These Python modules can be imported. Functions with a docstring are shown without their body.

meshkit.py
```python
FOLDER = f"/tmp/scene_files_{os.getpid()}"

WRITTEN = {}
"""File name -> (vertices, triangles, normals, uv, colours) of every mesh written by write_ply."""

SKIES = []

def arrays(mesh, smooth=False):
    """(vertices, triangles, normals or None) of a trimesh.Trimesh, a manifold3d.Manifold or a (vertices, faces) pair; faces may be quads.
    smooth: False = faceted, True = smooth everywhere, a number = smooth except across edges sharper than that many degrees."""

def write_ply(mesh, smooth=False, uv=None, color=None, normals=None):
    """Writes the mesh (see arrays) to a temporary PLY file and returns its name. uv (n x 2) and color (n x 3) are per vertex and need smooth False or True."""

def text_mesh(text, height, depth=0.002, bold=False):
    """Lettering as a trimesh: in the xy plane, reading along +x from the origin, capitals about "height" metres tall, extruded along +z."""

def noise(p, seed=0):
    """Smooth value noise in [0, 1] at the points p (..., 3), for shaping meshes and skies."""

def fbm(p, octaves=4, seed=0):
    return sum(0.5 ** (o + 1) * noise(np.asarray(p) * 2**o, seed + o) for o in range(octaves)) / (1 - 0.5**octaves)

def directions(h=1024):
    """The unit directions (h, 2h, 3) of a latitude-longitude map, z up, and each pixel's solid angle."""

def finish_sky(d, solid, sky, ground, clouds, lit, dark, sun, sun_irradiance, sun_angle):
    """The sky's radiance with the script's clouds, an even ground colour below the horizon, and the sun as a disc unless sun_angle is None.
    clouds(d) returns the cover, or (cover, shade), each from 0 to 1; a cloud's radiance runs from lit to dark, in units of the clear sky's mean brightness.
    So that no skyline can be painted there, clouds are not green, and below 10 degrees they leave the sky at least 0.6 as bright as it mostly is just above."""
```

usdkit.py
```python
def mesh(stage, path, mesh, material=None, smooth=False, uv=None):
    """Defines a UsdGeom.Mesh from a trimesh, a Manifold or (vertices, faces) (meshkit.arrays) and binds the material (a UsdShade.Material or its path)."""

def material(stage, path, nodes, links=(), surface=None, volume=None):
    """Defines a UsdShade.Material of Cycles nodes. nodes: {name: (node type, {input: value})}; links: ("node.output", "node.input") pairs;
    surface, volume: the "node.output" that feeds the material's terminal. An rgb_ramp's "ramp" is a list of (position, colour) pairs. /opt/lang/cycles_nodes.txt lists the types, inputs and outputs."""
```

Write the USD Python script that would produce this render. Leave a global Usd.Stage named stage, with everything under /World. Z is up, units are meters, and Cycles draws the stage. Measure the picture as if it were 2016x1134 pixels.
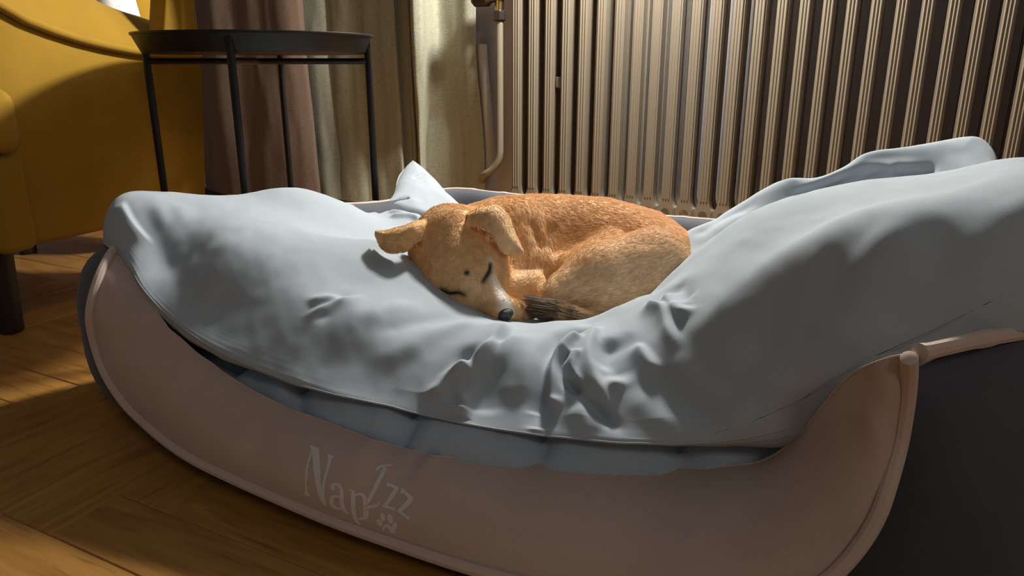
import math
import numpy as np
import trimesh
from scipy.spatial import cKDTree
from scipy.interpolate import RBFInterpolator, PchipInterpolator
from shapely.geometry import Polygon, LineString, Point
from shapely.ops import unary_union
import shapely
import usdkit
import meshkit
from pxr import Usd, UsdGeom, UsdLux, UsdShade, Gf, Sdf, Vt

rng = np.random.default_rng(7)
stage = Usd.Stage.CreateInMemory()
UsdGeom.SetStageUpAxis(stage, UsdGeom.Tokens.z)
UsdGeom.SetStageMetersPerUnit(stage, 1.0)
UsdGeom.Xform.Define(stage, '/World')
UsdGeom.Scope.Define(stage, '/World/Looks')

# ------------------------------------------------------------------ camera
F, CAMH = 1456.0, 0.48
TH = math.atan(442 / F)
cam = UsdGeom.Camera.Define(stage, '/World/camera')
cam.AddTranslateOp().Set(Gf.Vec3d(0, 0, CAMH))
cam.AddRotateXOp().Set(90 - math.degrees(TH))
cam.CreateHorizontalApertureAttr(36.0)
cam.CreateFocalLengthAttr(36.0 * F / 2016)
cam.CreateExposureAttr(0.0)

# ------------------------------------------------------------------ light
LAMP = (0.308, 1.745, 1.17)
lamp = UsdLux.SphereLight.Define(stage, '/World/reading_lamp_bulb')  # out of view above the radiator, placed to light pillow and dog from behind
lamp.AddTranslateOp().Set(Gf.Vec3d(*LAMP))
lamp.CreateRadiusAttr(0.07)
lamp.CreateIntensityAttr(590.0)
lamp.CreateColorAttr(Gf.Vec3f(1.0, 0.96, 0.88))
room = UsdLux.SphereLight.Define(stage, '/World/room_lamp_bulb')  # out of view behind the camera, placed to light the bed front softly
room.AddTranslateOp().Set(Gf.Vec3d(0.9, -1.6, 2.0))
room.CreateRadiusAttr(0.25)
room.CreateIntensityAttr(13.0)
room.CreateColorAttr(Gf.Vec3f(1.0, 0.86, 0.74))
dome = UsdLux.DomeLight.Define(stage, '/World/room_ambience')
dome.CreateIntensityAttr(0.032)
dome.CreateColorAttr(Gf.Vec3f(1.0, 0.95, 0.95))

# ------------------------------------------------------------------ picture geometry helpers
CT, ST = math.cos(TH), math.sin(TH)
C0 = np.array([0, 0, CAMH])


def ray(x, y):
    a, b = (x - 1008) / F, (y - 567) / F
    return np.array([a, CT - b * ST, -ST - b * CT])


def atz(x, y, z):
    d = ray(x, y)
    return C0 + d * (z - CAMH) / d[2]


def atY(x, y, Y):
    d = ray(x, y)
    return C0 + d * Y / d[1]


YAW = math.radians(-32)
BO = np.array([-0.60, 1.0])
BU = np.array([math.cos(YAW), math.sin(YAW)])
BV = np.array([-math.sin(YAW), math.cos(YAW)])


def wor(u, v, z):
    u, v, z = np.broadcast_arrays(np.asarray(u, float), v, z)
    return np.stack([BO[0] + u * BU[0] + v * BV[0], BO[1] + u * BU[1] + v * BV[1], z], -1)


def loc(p):
    p = np.asarray(p, float)
    q = p[..., :2] - BO
    return np.stack([q @ BU, q @ BV, p[..., 2]], -1)


def atu(x, y, u):
    d = ray(x, y)
    return C0 + d * ((u + BO @ BU) / (d[:2] @ BU))


def atv(x, y, v):
    d = ray(x, y)
    return C0 + d * ((v + BO @ BV) / (d[:2] @ BV))


# ------------------------------------------------------------------ prim helpers
used = {}


def numbered(path):
    n = used.get(path, 0)
    used[path] = n + 1
    return path if n == 0 else f'{path}_{n:03d}'


origin = {'/World': np.zeros(3)}


def thing(name, label, cat, at=(0, 0, 0), group=None, kind=None):
    path = numbered('/World/' + name)
    x = UsdGeom.Xform.Define(stage, path)
    x.AddTranslateOp().Set(Gf.Vec3d(*map(float, at)))
    origin[path] = np.asarray(at, float)
    tag(x.GetPrim(), label, cat, group, kind)
    return path


def tag(p, label=None, cat=None, group=None, kind=None):
    for k, v in (('label', label), ('category', cat), ('group', group), ('kind', kind)):
        if v:
            p.SetCustomDataByKey(k, v)


def part(parent, name, m, mat, smooth=35, label=None, kind=None):
    path = numbered(parent + '/' + name)
    o = origin[parent]
    origin[path] = o if parent == '/World' else o
    v, f, _ = meshkit.arrays(m, False)
    pr = usdkit.mesh(stage, path, trimesh.Trimesh(v - o, f, process=False), mat, smooth)
    tag(pr.GetPrim(), label, None, None, kind)
    return path


def subpart(parent, name, m, mat, smooth=35, label=None, kind=None):
    return part(parent, name, m, mat, smooth, label, kind)


def cat(*ms):
    ms = [m if isinstance(m, trimesh.Trimesh) else trimesh.Trimesh(*m, process=False) for m in ms]
    return trimesh.util.concatenate(ms)


def smooth_path(pts, n, closed=False):
    pts = np.asarray(pts, float)
    if closed:
        pts = np.vstack([pts, pts[:1]])
    s = np.r_[0, np.cumsum(np.linalg.norm(np.diff(pts, axis=0), axis=1))]
    from scipy.interpolate import CubicSpline
    if closed:
        c = CubicSpline(s, pts, bc_type='periodic')
    else:
        c = PchipInterpolator(s, pts)
    q = c(np.linspace(0, s[-1], n + (1 if closed else 0)))
    return q[:-1] if closed else q


def tube(pts, r, k=10, caps=True, closed=False):
    """A tube along the points; r one radius or one per point."""
    p = np.asarray(pts, float)
    n = len(p)
    r = np.broadcast_to(np.asarray(r, float), (n,))
    t = np.gradient(p, axis=0) if not closed else np.roll(p, -1, 0) - np.roll(p, 1, 0)
    t /= np.linalg.norm(t, axis=1, keepdims=True) + 1e-12
    a = np.zeros_like(p)
    ref = np.array([0, 0, 1.0]) if abs(t[0, 2]) < .9 else np.array([1.0, 0, 0])
    x = np.cross(t[0], ref)
    for i in range(n):
        x = x - t[i] * (x @ t[i])
        x /= np.linalg.norm(x) + 1e-12
        a[i] = x
    b = np.cross(t, a)
    ph = np.arange(k) * 2 * np.pi / k
    v = (p[:, None] + r[:, None, None] * (a[:, None] * np.cos(ph)[None, :, None] + b[:, None] * np.sin(ph)[None, :, None])).reshape(-1, 3)
    i, j = np.meshgrid(np.arange(n if closed else n - 1), np.arange(k), indexing='ij')
    i2, j2 = (i + 1) % n, (j + 1) % k
    q = np.stack([i * k + j, i2 * k + j, i2 * k + j2, i * k + j2], -1).reshape(-1, 4)
    f = np.vstack([q[:, [0, 2, 1]], q[:, [0, 3, 2]]])
    if caps and not closed:
        v = np.vstack([v, p[:1] - t[:1] * r[0] * .4, p[-1:] + t[-1:] * r[-1] * .4])
        e = np.arange(k)
        e2 = (e + 1) % k
        f = np.vstack([f, np.stack([np.full(k, n * k), e, e2], 1), np.stack([np.full(k, n * k + 1), (n - 1) * k + e2, (n - 1) * k + e], 1)])
    m = trimesh.Trimesh(v, f, process=False)
    if m.volume < 0:
        m.invert()
    return m


def grid_faces(n, m, wrap=False):
    i, j = np.meshgrid(np.arange(n - 1), np.arange(m if wrap else m - 1), indexing='ij')
    j2 = (j + 1) % m
    q = np.stack([i * m + j, (i + 1) * m + j, (i + 1) * m + j2, i * m + j2], -1).reshape(-1, 4)
    return np.vstack([q[:, [0, 1, 2]], q[:, [0, 2, 3]]])


def rbox(size, at, r=0.004, seg=2):
    """A box with rounded edges (hull of spheres)."""
    import manifold3d as m3
    s = np.asarray(size, float) / 2
    r = min(r, s.min() * .95)
    pts = np.array([[a, b, c] for a in (-1, 1) for b in (-1, 1) for c in (-1, 1)]) * (s - r)
    ico = trimesh.creation.icosphere(seg, r).vertices if seg else trimesh.creation.icosphere(1, r).vertices
    m = trimesh.convex.convex_hull((pts[:, None] + ico[None]).reshape(-1, 3))
    m.apply_translation(at)
    return m


def solidify(grid, thick, normals_out=None):
    """A closed shell from a (n, m, 3) grid: the grid and a copy moved back by thick along its normals."""
    n, m, _ = grid.shape
    du, dv = np.gradient(grid, axis=0), np.gradient(grid, axis=1)
    nn = np.cross(du, dv)
    nn /= np.linalg.norm(nn, axis=-1, keepdims=True) + 1e-12
    v = np.vstack([grid.reshape(-1, 3), (grid - nn * thick).reshape(-1, 3)])
    f0 = grid_faces(n, m)
    f = [f0, f0[:, ::-1] + n * m]
    loop = np.r_[np.arange(m), np.arange(1, n) * m + m - 1, (n - 1) * m + np.arange(m - 2, -1, -1), np.arange(n - 2, 0, -1) * m]
    l2 = np.roll(loop, -1)
    f += [np.stack([loop, loop + n * m, l2], 1), np.stack([l2, loop + n * m, l2 + n * m], 1)]
    me = trimesh.Trimesh(v, np.vstack(f), process=False)
    if me.volume < 0:
        me.invert()
    return me


def surface_nets(val, o, h):
    """A closed mesh of the zero level of val (negative inside) on a grid with origin o and spacing h."""
    s = val < 0
    nx, ny, nz = val.shape
    cells = np.zeros((nx - 1, ny - 1, nz - 1), int)
    for a, b, c in np.ndindex(2, 2, 2):
        cells += s[a:nx - 1 + a, b:ny - 1 + b, c:nz - 1 + c]
    act = (cells > 0) & (cells < 8)
    idx = -np.ones(act.shape, int)
    ci = np.argwhere(act)
    idx[act] = np.arange(len(ci))
    acc, cnt = np.zeros((len(ci), 3)), np.zeros(len(ci))
    corners = [np.array(x) for x in np.ndindex(2, 2, 2)]
    for i, p in enumerate(corners):
        for ax in range(3):
            if p[ax]:
                continue
            q = p.copy()
            q[ax] = 1
            v0, v1 = val[tuple((ci + p).T)], val[tuple((ci + q).T)]
            x = (v0 < 0) != (v1 < 0)
            t = v0[x] / (v0[x] - v1[x])
            pos = (ci[x] + p).astype(float)
            pos[:, ax] += t
            acc[x] += pos
            cnt[x] += 1
    v = o + h * acc / np.maximum(cnt, 1)[:, None]
    fs = []
    for ax in range(3):
        b, c = (ax + 1) % 3, (ax + 2) % 3
        sl0 = [slice(None)] * 3
        sl1 = [slice(None)] * 3
        sl0[ax], sl1[ax] = slice(0, -1), slice(1, None)
        ch = s[tuple(sl0)] != s[tuple(sl1)]
        e = np.argwhere(ch)
        e = e[(e[:, b] > 0) & (e[:, c] > 0) & (e[:, b] < val.shape[b] - 1) & (e[:, c] < val.shape[c] - 1)]
        inside0 = s[tuple(e.T)]
        eb, ec = np.zeros(3, int), np.zeros(3, int)
        eb[b], ec[c] = 1, 1
        q = np.stack([idx[tuple((e - eb - ec).T)], idx[tuple((e - ec).T)], idx[tuple(e.T)], idx[tuple((e - eb).T)]], 1)
        q[~inside0] = q[~inside0][:, ::-1]
        fs.append(q)
    q = np.vstack(fs)
    return trimesh.Trimesh(v, np.vstack([q[:, [0, 1, 2]], q[:, [0, 2, 3]]]), process=False)


def relax(v, f, n):
    """Taubin smoothing with even weights."""
    from scipy.sparse import coo_matrix
    e = np.vstack([f[:, [0, 1]], f[:, [1, 2]], f[:, [2, 0]]])
    e = np.unique(np.vstack([e, e[:, ::-1]]), axis=0)
    A = coo_matrix((np.ones(len(e)), (e[:, 0], e[:, 1])), shape=(len(v), len(v))).tocsr()
    deg = np.maximum(np.asarray(A.sum(1)), 1)
    for _ in range(n):
        for l in (.5, -.52):
            v = v + l * (A @ v / deg - v)
    return v


def vnormals(v, f):
    n = np.zeros_like(v)
    fn = np.cross(v[f[:, 1]] - v[f[:, 0]], v[f[:, 2]] - v[f[:, 0]])
    for k in range(3):
        np.add.at(n, f[:, k], fn)
    return n / (np.linalg.norm(n, axis=1, keepdims=True) + 1e-20)


# ------------------------------------------------------------------ materials
def srgb(r, g, b):
    c = np.array([r, g, b]) / 255
    return tuple(np.where(c < .04045, c / 12.92, ((c + .055) / 1.055) ** 2.4))


def fabric(name, col, rough=.9, weave=900, bump=.25, vary=.12, sheen=.15, blotch=9, col2=None):
    c2 = col2 or tuple(x * (1 - vary) for x in col)
    return usdkit.material(stage, '/World/Looks/' + name, {
        'tc': ('geometry', {}),
        'n': ('noise_texture', {'scale': blotch, 'detail': 4}),
        'r': ('rgb_ramp', {'ramp': [(.35, c2), (.65, col)]}),
        'w': ('noise_texture', {'scale': weave, 'detail': 1}),
        'b': ('bump', {'strength': bump, 'distance': .0006}),
        'p': ('principled_bsdf', {'roughness': rough, 'specular_ior_level': .2, 'sheen_weight': sheen, 'sheen_roughness': .5})},
        [('tc.position', 'n.vector'), ('tc.position', 'w.vector'), ('n.fac', 'r.fac'), ('r.color', 'p.base_color'), ('w.fac', 'b.height'), ('b.normal', 'p.normal')], 'p.BSDF')


def plain(name, col, rough=.5, metal=0., bump=0, scale=60, spec=.5):
    n = {'p': ('principled_bsdf', {'base_color': col, 'roughness': rough, 'metallic': metal, 'specular_ior_level': spec})}
    l = []
    if bump:
        n['g'] = ('geometry', {})
        n['n'] = ('noise_texture', {'scale': scale, 'detail': 5})
        n['b'] = ('bump', {'strength': bump, 'distance': .002})
        l = [('g.position', 'n.vector'), ('n.fac', 'b.height'), ('b.normal', 'p.normal')]
    return usdkit.material(stage, '/World/Looks/' + name, n, l, 'p.BSDF')


M_pillow = fabric('pillow_cotton', (.345, .395, .435), weave=1400, bump=.15, vary=.05, sheen=.1)
M_bedgrey = fabric('bed_grey_canvas', (.075, .080, .100), weave=1000, bump=.3)
M_beige = fabric('bed_beige_canvas', (.47, .37, .31), weave=1000, bump=.3, vary=.08)
M_piping = fabric('bed_piping_canvas', (.52, .41, .35), weave=1200, bump=.2, vary=.05)
M_matt = fabric('bed_blue_canvas', (.36, .45, .54), weave=1000, bump=.3, vary=.12)
M_logo = fabric('logo_print', (.60, .58, .57), weave=1000, bump=.2, vary=.1, sheen=0)
M_yellow = fabric('chair_yellow_velvet', (.33, .19, .017), weave=700, bump=.4, vary=.1, sheen=.1)
M_white = fabric('white_cotton', (.72, .72, .70), weave=900, bump=.3, vary=.04)
M_black = plain('black_steel', (.008, .008, .009), .40, bump=.05, scale=400, spec=.35)
M_leg = plain('black_wood', (.012, .01, .009), .5)
M_rad = plain('radiator_enamel', (.205, .170, .125), .38, bump=.08, scale=90)
M_brass = plain('brass', (.72, .52, .22), .25, 1.0)
M_iron = plain('dark_metal', (.07, .055, .055), .38, .8, bump=.2, scale=200)
M_wall = plain('wall_plaster', (.68, .65, .67), .9, bump=.35, scale=40, spec=.2)


def linen(name, c1, c2, scale=(420, 420, 160)):
    return usdkit.material(stage, '/World/Looks/' + name, {
        'tc': ('geometry', {}),
        'm': ('mapping', {'scale': (500, 500, 60)}), 'm2': ('mapping', {'scale': (60, 60, 520)}), 'm3': ('mapping', {'scale': (30, 30, 1.5)}),
        'a': ('noise_texture', {'scale': 1, 'detail': 2}), 'b': ('noise_texture', {'scale': 1, 'detail': 2}), 'c': ('noise_texture', {'scale': 1, 'detail': 3}),
        's': ('math', {'math_type': 'add'}), 's2': ('math', {'math_type': 'multiply_add', 'value2': .5, 'value3': 0.0}), 's3': ('math', {'math_type': 'multiply_add', 'value2': .45}),
        'r': ('rgb_ramp', {'ramp': [(.40, c2), (.85, c1)]}),
        'bm': ('bump', {'strength': .5, 'distance': .0012}),
        'p': ('principled_bsdf', {'roughness': .92, 'specular_ior_level': .15, 'sheen_weight': .1})},
        [('tc.position', 'm.vector'), ('tc.position', 'm2.vector'), ('tc.position', 'm3.vector'), ('m.vector', 'a.vector'), ('m2.vector', 'b.vector'), ('m3.vector', 'c.vector'),
         ('a.fac', 's.value1'), ('b.fac', 's.value2'), ('s.value', 's2.value1'), ('c.fac', 's3.value1'), ('s2.value', 's3.value3'), ('s3.value', 'r.fac'), ('r.color', 'p.base_color'),
         ('s.value', 'bm.height'), ('bm.normal', 'p.normal')], 'p.BSDF')


M_brown = linen('brown_curtain_linen', (.185, .125, .09), (.12, .08, .058))
M_olive = linen('olive_curtain_linen', (.38, .375, .285), (.215, .205, .15))
M_selv = linen('curtain_lining_linen', (.50, .48, .45), (.38, .36, .33))


def wood(name, c1, c2, ang):
    return usdkit.material(stage, '/World/Looks/' + name, {
        'tc': ('geometry', {}), 'oi': ('object_info', {}),
        'off': ('combine_xyz', {}), 'mul': ('math', {'math_type': 'multiply', 'value2': 37.0}),
        'rot': ('mapping', {'rotation': (0, 0, -ang)}), 'm': ('mapping', {'scale': (5, 55, 5)}), 'm2': ('mapping', {'scale': (14, 160, 10)}),
        'ad': ('mix_vector', {}),
        'a': ('noise_texture', {'scale': 1, 'detail': 5, 'distortion': 1.2}), 'b': ('noise_texture', {'scale': 1, 'detail': 3}),
        'r': ('rgb_ramp', {'ramp': [(.30, c2), (.62, c1)]}),
        'r2': ('rgb_ramp', {'ramp': [(.28, (.62, .58, .52)), (.42, (1, 1, 1))]}),
        'mx': ('mix', {'mix_type': 'multiply', 'fac': .8}),
        'vr': ('map_range', {'from_min': 0, 'from_max': 1, 'to_min': .90, 'to_max': 1.08}),
        'hs': ('hsv', {}),
        'bm': ('bump', {'strength': .15, 'distance': .001}),
        'p': ('principled_bsdf', {'roughness': .42, 'specular_ior_level': .4})},
        [('tc.position', 'rot.vector'), ('rot.vector', 'm.vector'), ('rot.vector', 'm2.vector'), ('oi.random', 'mul.value1'), ('mul.value', 'a.w'),
         ('m.vector', 'a.vector'), ('m2.vector', 'b.vector'), ('a.fac', 'r.fac'), ('b.fac', 'r2.fac'), ('r.color', 'mx.color1'), ('r2.color', 'mx.color2'),
         ('oi.random', 'vr.value'), ('vr.result', 'hs.value'), ('mx.color', 'hs.color'), ('hs.color', 'p.base_color'), ('b.fac', 'bm.height'), ('bm.normal', 'p.normal')], 'p.BSDF')


WALLA = math.radians(-27.45)
WU = np.array([math.cos(WALLA), math.sin(WALLA)])
WN = np.array([math.sin(WALLA), -math.cos(WALLA)])   # out of the wall, into the room
R0 = np.array([0.0104, 2.1625])                      # front face of the radiator's first section
WALLD = 0.15                                         # wall plane behind the radiator's front


def wall_at(t, d):
    """Plan point t along the wall from the first radiator section, d in front of the wall."""
    t, d = np.broadcast_arrays(np.asarray(t, float), np.asarray(d, float))
    return R0 + t[..., None] * WU + (d - WALLD)[..., None] * WN


def wall_t(x, d):
    """Where the plan line d in front of the wall crosses picture column x (at eye level)."""
    dr = ray(x, 125)[:2]
    base = R0 + (d - WALLD) * WN
    A = np.array([dr, -WU]).T
    return np.linalg.solve(A, base)[1]


# ------------------------------------------------------------------ setting: floor, walls
M_oak = [wood('oak_along', srgb(168, 122, 60), srgb(144, 98, 44), WALLA), wood('oak_across', srgb(168, 122, 60), srgb(144, 98, 44), WALLA + math.pi / 2)]
M_joint = plain('floor_joint', (.03, .018, .008), .8)
fl = thing('floor', 'oak herringbone parquet floor', None, kind='structure')
stage.GetPrimAtPath(fl).ClearCustomDataByKey('category')
b = trimesh.creation.box((6.4, 6.4, .04))
b.apply_translation((0, .2, -.0225))
part(fl, 'subfloor', b, M_joint, False)
PW, PL = .085, .51
vis = Polygon([(-1.75, .28), (.75, .28), (.9, .9), (.2, 2.5), (-1.75, 2.75)])
base_far = []
k = 0
Rw = np.array([WU, [-WU[1], WU[0]]])


def plank(cx, cy, l, w):
    g = .0003
    x, y = l / 2 - g, w / 2 - g
    c = .0012
    v, zs = [], ((0, -.0025), (c, 0))
    lo = [(-x, -y, -.003), (x, -y, -.003), (x, y, -.003), (-x, y, -.003)]
    mid = [(-x, -y, -c), (x, -y, -c), (x, y, -c), (-x, y, -c)]
    up = [(-x + c, -y + c, 0), (x - c, -y + c, 0), (x - c, y - c, 0), (-x + c, y - c, 0)]
    v = np.array(lo + mid + up) + [cx, cy, 0]
    f = []
    for a in (0, 4):
        for i in range(4):
            j = (i + 1) % 4
            f += [(a + i, a + j, a + 4 + j), (a + i, a + 4 + j, a + 4 + i)]
    f += [(8, 9, 10), (8, 10, 11), (0, 2, 1), (0, 3, 2)]
    return v, np.array(f)


rest = ([], [])
seen_planks = []
ratio = int(round(PL / PW))
for i in range(-70, 71):
    for j in range(-9, 10):
        # herringbone: horizontal plank origin at (i + j*ratio ... ) lattice
        a, bb = i, j
        ox, oy = PW * (a + bb * ratio), PW * (a - bb * ratio)
        for o in (0, 1):
            if o == 0:
                cx, cy, l, w = ox + PL / 2, oy + PW / 2, PL, PW
            else:
                cx, cy, l, w = ox + PW / 2, oy + PW + PL / 2, PW, PL
            c = np.array([cx, cy]) @ Rw + [-.494, .678]
            if abs(c[0]) > 2.4 or c[1] < -2 or c[1] > 2.9:
                continue
            v, f = plank(0, 0, l, w)
            v = np.c_[(v[:, :2] + [cx, cy]) @ Rw + [-.494, .678], v[:, 2] + 0]
            v[:, 2] += rng.uniform(-.0004, 0)
            if vis.contains(Point(c)):
                seen_planks.append((np.hypot(*c), v, f, o))
            else:
                rest[o].append((v, f))
seen_planks.sort(key=lambda q: q[0])
for n_, (d_, v, f, o) in enumerate(seen_planks):
    if n_ < 290:
        part(fl, 'plank', (v, f), M_oak[o], False)
    else:
        rest[o].append((v, f))
for o in (0, 1):
    part(fl, 'far_planks', cat(*rest[o]), M_oak[o], False, kind='stuff')

P = wall_at(np.array([-2.6, 2.6]), np.array([0., 0.]))
w = trimesh.creation.box((5.4, .1, 2.6))
w.apply_transform(trimesh.transformations.rotation_matrix(WALLA, [0, 0, 1]))
w.apply_translation([*(wall_at(0.0, -.05)), 1.3])
wp = part('/World', 'wall_back', w, M_wall, False, 'grey plaster wall behind the radiator and curtains', 'structure')

# ------------------------------------------------------------------ radiator
ra = thing('radiator', 'cream column radiator with fluted sections along the grey wall', 'radiator', (*wall_at(.6, .15), 0))
SEC = .05
ang = WALLA


def sec_poly(top):
    h = .0132
    pts = []
    z0, za = .082, .112
    n = 10
    left = []
    for q in range(n + 1):
        s = q / n
        # flare: quarter arch from the wide hub up to the slim tube
        left.append((-(.0246 - (.0246 - h) * math.sin(s * math.pi / 2)), za + .034 * (1 - math.cos(s * math.pi / 2))))
    lo = [(-.0246, z0 + .006), (-.0246, za)] + left[1:]
    up = [(x, top - (z - z0)) for x, z in lo][::-1]
    L = lo + up
    return [(0, z0), (-.012, z0)] + L + [(-.012, top), (0, top), (.012, top)] + [(-x, z) for x, z in L][::-1] + [(.012, z0)]


def section():
    top = 1.02
    pg = Polygon(sec_poly(top)).buffer(-.0018).buffer(.0018, quad_segs=3)
    ms = []
    for k_, (y0, dep) in enumerate(((0, .034), (.048, .034))):
        def lay(inset, ya, yb):
            g = trimesh.creation.extrude_polygon(pg.buffer(-inset) if inset else pg, yb - ya, engine='earcut')
            v = g.vertices.copy()
            g.vertices = np.c_[v[:, 0], ya + (yb - ya) - v[:, 2] * 1.0, v[:, 1]]
            return g
        ms += [lay(.0035, y0, y0 + .003), lay(0, y0 + .0028, y0 + dep - .0028), lay(.0035, y0 + dep - .003, y0 + dep)]
    for x in (-.0072, 0, .0072):
        t = tube([(x, .0005, .135), (x, .0005, .96)], .0026, 8)
        t.vertices[:, 1] *= 1.0
        ms.append(t)
    for z in (.098, 1.004):
        c = trimesh.creation.cylinder(.012, .08, sections=14)
        c.apply_transform(trimesh.transformations.rotation_matrix(math.pi / 2, [1, 0, 0]))
        c.apply_translation((0, .04, z))
        ms.append(c)
    return cat(*ms)


sec = section()
for i in range(28):
    m = sec.copy()
    m.apply_transform(trimesh.transformations.rotation_matrix(ang, [0, 0, 1]))
    p = R0 + i * SEC * WU
    m.apply_translation((*p, 0))
    part(ra, 'section', m, M_rad, 30)
for (t, z) in ((.098, .43), (1.19, .455)):   # wall brackets seen between the sections
    p = wall_at(t + .025, .14)
    m = rbox((.02, .13, .03), (0, 0, 0), .004)
    m.apply_transform(trimesh.transformations.rotation_matrix(ang, [0, 0, 1]))
    m.apply_translation((*wall_at(t + .028, .07), z))
    part(ra, 'wall_bracket', m, M_iron if t > 1 else M_rad, 30)
# supply pipe, valve
pd = .135
tp = wall_t(984, pd)
q = lambda t, z, d=pd: np.array([*wall_at(t, d), z])
pts = [q(tp, z) for z in np.linspace(.60, .235, 10)]
a_ = np.linspace(0, 1, 14)[1:] * math.radians(62)
r_ = .075
pts += [q(tp - r_ * (1 - math.cos(s)), .235 - r_ * math.sin(s)) for s in a_]
e = pts[-1] - pts[-2]
e /= np.linalg.norm(e)
e2 = e * .55 - np.array([*WN, 0]) * .8
pts += [pts[-1] + e * .012, pts[-1] + e * .022 + e2 * .012, pts[-1] + e * .026 + e2 * .05, pts[-1] + e * .026 + e2 * .13]
vp = thing('radiator_pipe', 'cream supply pipe bending towards the wall left of the radiator', 'pipe', (*wall_at(tp, pd), 0))
part(vp, 'pipe', tube(pts, .0105, 14), M_rad)
zv = .606
va = thing('radiator_valve', 'dark metal radiator valve with brass stem on top of the pipe', 'valve', (*wall_at(tp, pd), zv))
wpt = lambda t, d, z: np.array([*wall_at(t, d), z])
part(va, 'nut', tube([wpt(tp, pd, zv - .012), wpt(tp, pd, zv - .009), wpt(tp, pd, zv + .012), wpt(tp, pd, zv + .015)], [.016, .0195, .0195, .016], 6), M_iron, 20)
part(va, 'stem', tube([wpt(tp, pd, zv + .012), wpt(tp, pd, zv + .05)], .0125, 16), M_brass)
part(va, 'collar', tube([wpt(tp, pd, zv + .045), wpt(tp, pd, zv + .075), wpt(tp, pd, zv + .085)], [.021, .021, .015], 16), M_iron)
part(va, 'valve_head', tube([wpt(tp - .075, pd + .01, zv + .052), wpt(tp - .07, pd + .01, zv + .05), wpt(tp - .03, pd + .01, zv + .05), wpt(tp - .02, pd + .008, zv + .05), wpt(tp, pd, zv + .05)], [.018, .024, .024, .014, .012], 18), M_iron)
part(va, 'union', tube([wpt(tp, pd, zv + .06), wpt(tp + .05, pd, zv + .06)], .013, 14), M_iron)

# ------------------------------------------------------------------ curtains
def curtain(pts, zb, zt, nz, amp_b, seed, bot_pts=None):
    """A hanging cloth: plan points along its top (and bottom) as (picture column, distance from the wall)."""
    top = np.array([wall_at(wall_t(x, d), d) for x, d in pts])
    bot = np.array([wall_at(wall_t(x, d), d) for x, d in (bot_pts or pts)])
    s = np.r_[0, np.cumsum(np.linalg.norm(np.diff(top, axis=0), axis=1))]
    n = max(60, int(s[-1] / .006))
    q = np.linspace(0, s[-1], n)
    T, B = PchipInterpolator(s, top)(q), PchipInterpolator(s, bot)(q)
    z = np.linspace(zb, zt, nz)
    k = np.clip((z - .17) / .40, 0, 1)
    k = (k * k * (3 - 2 * k))[:, None, None]
    g = B[None] * (1 - k) + T[None] * k
    no = meshkit.fbm(np.stack(np.broadcast_arrays(q[None] * 9, z[:, None] * 3.0, seed), -1), 3, seed) - .5
    g = g + (no * amp_b)[..., None] * WN
    dw = (g - (R0 - WALLD * WN)) @ WN
    g = g + np.maximum(.014 - dw, 0)[..., None] * WN
    G = np.concatenate([g, np.broadcast_to(z[:, None, None], (nz, n, 1))], -1)
    return solidify(G, .0025)


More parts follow.
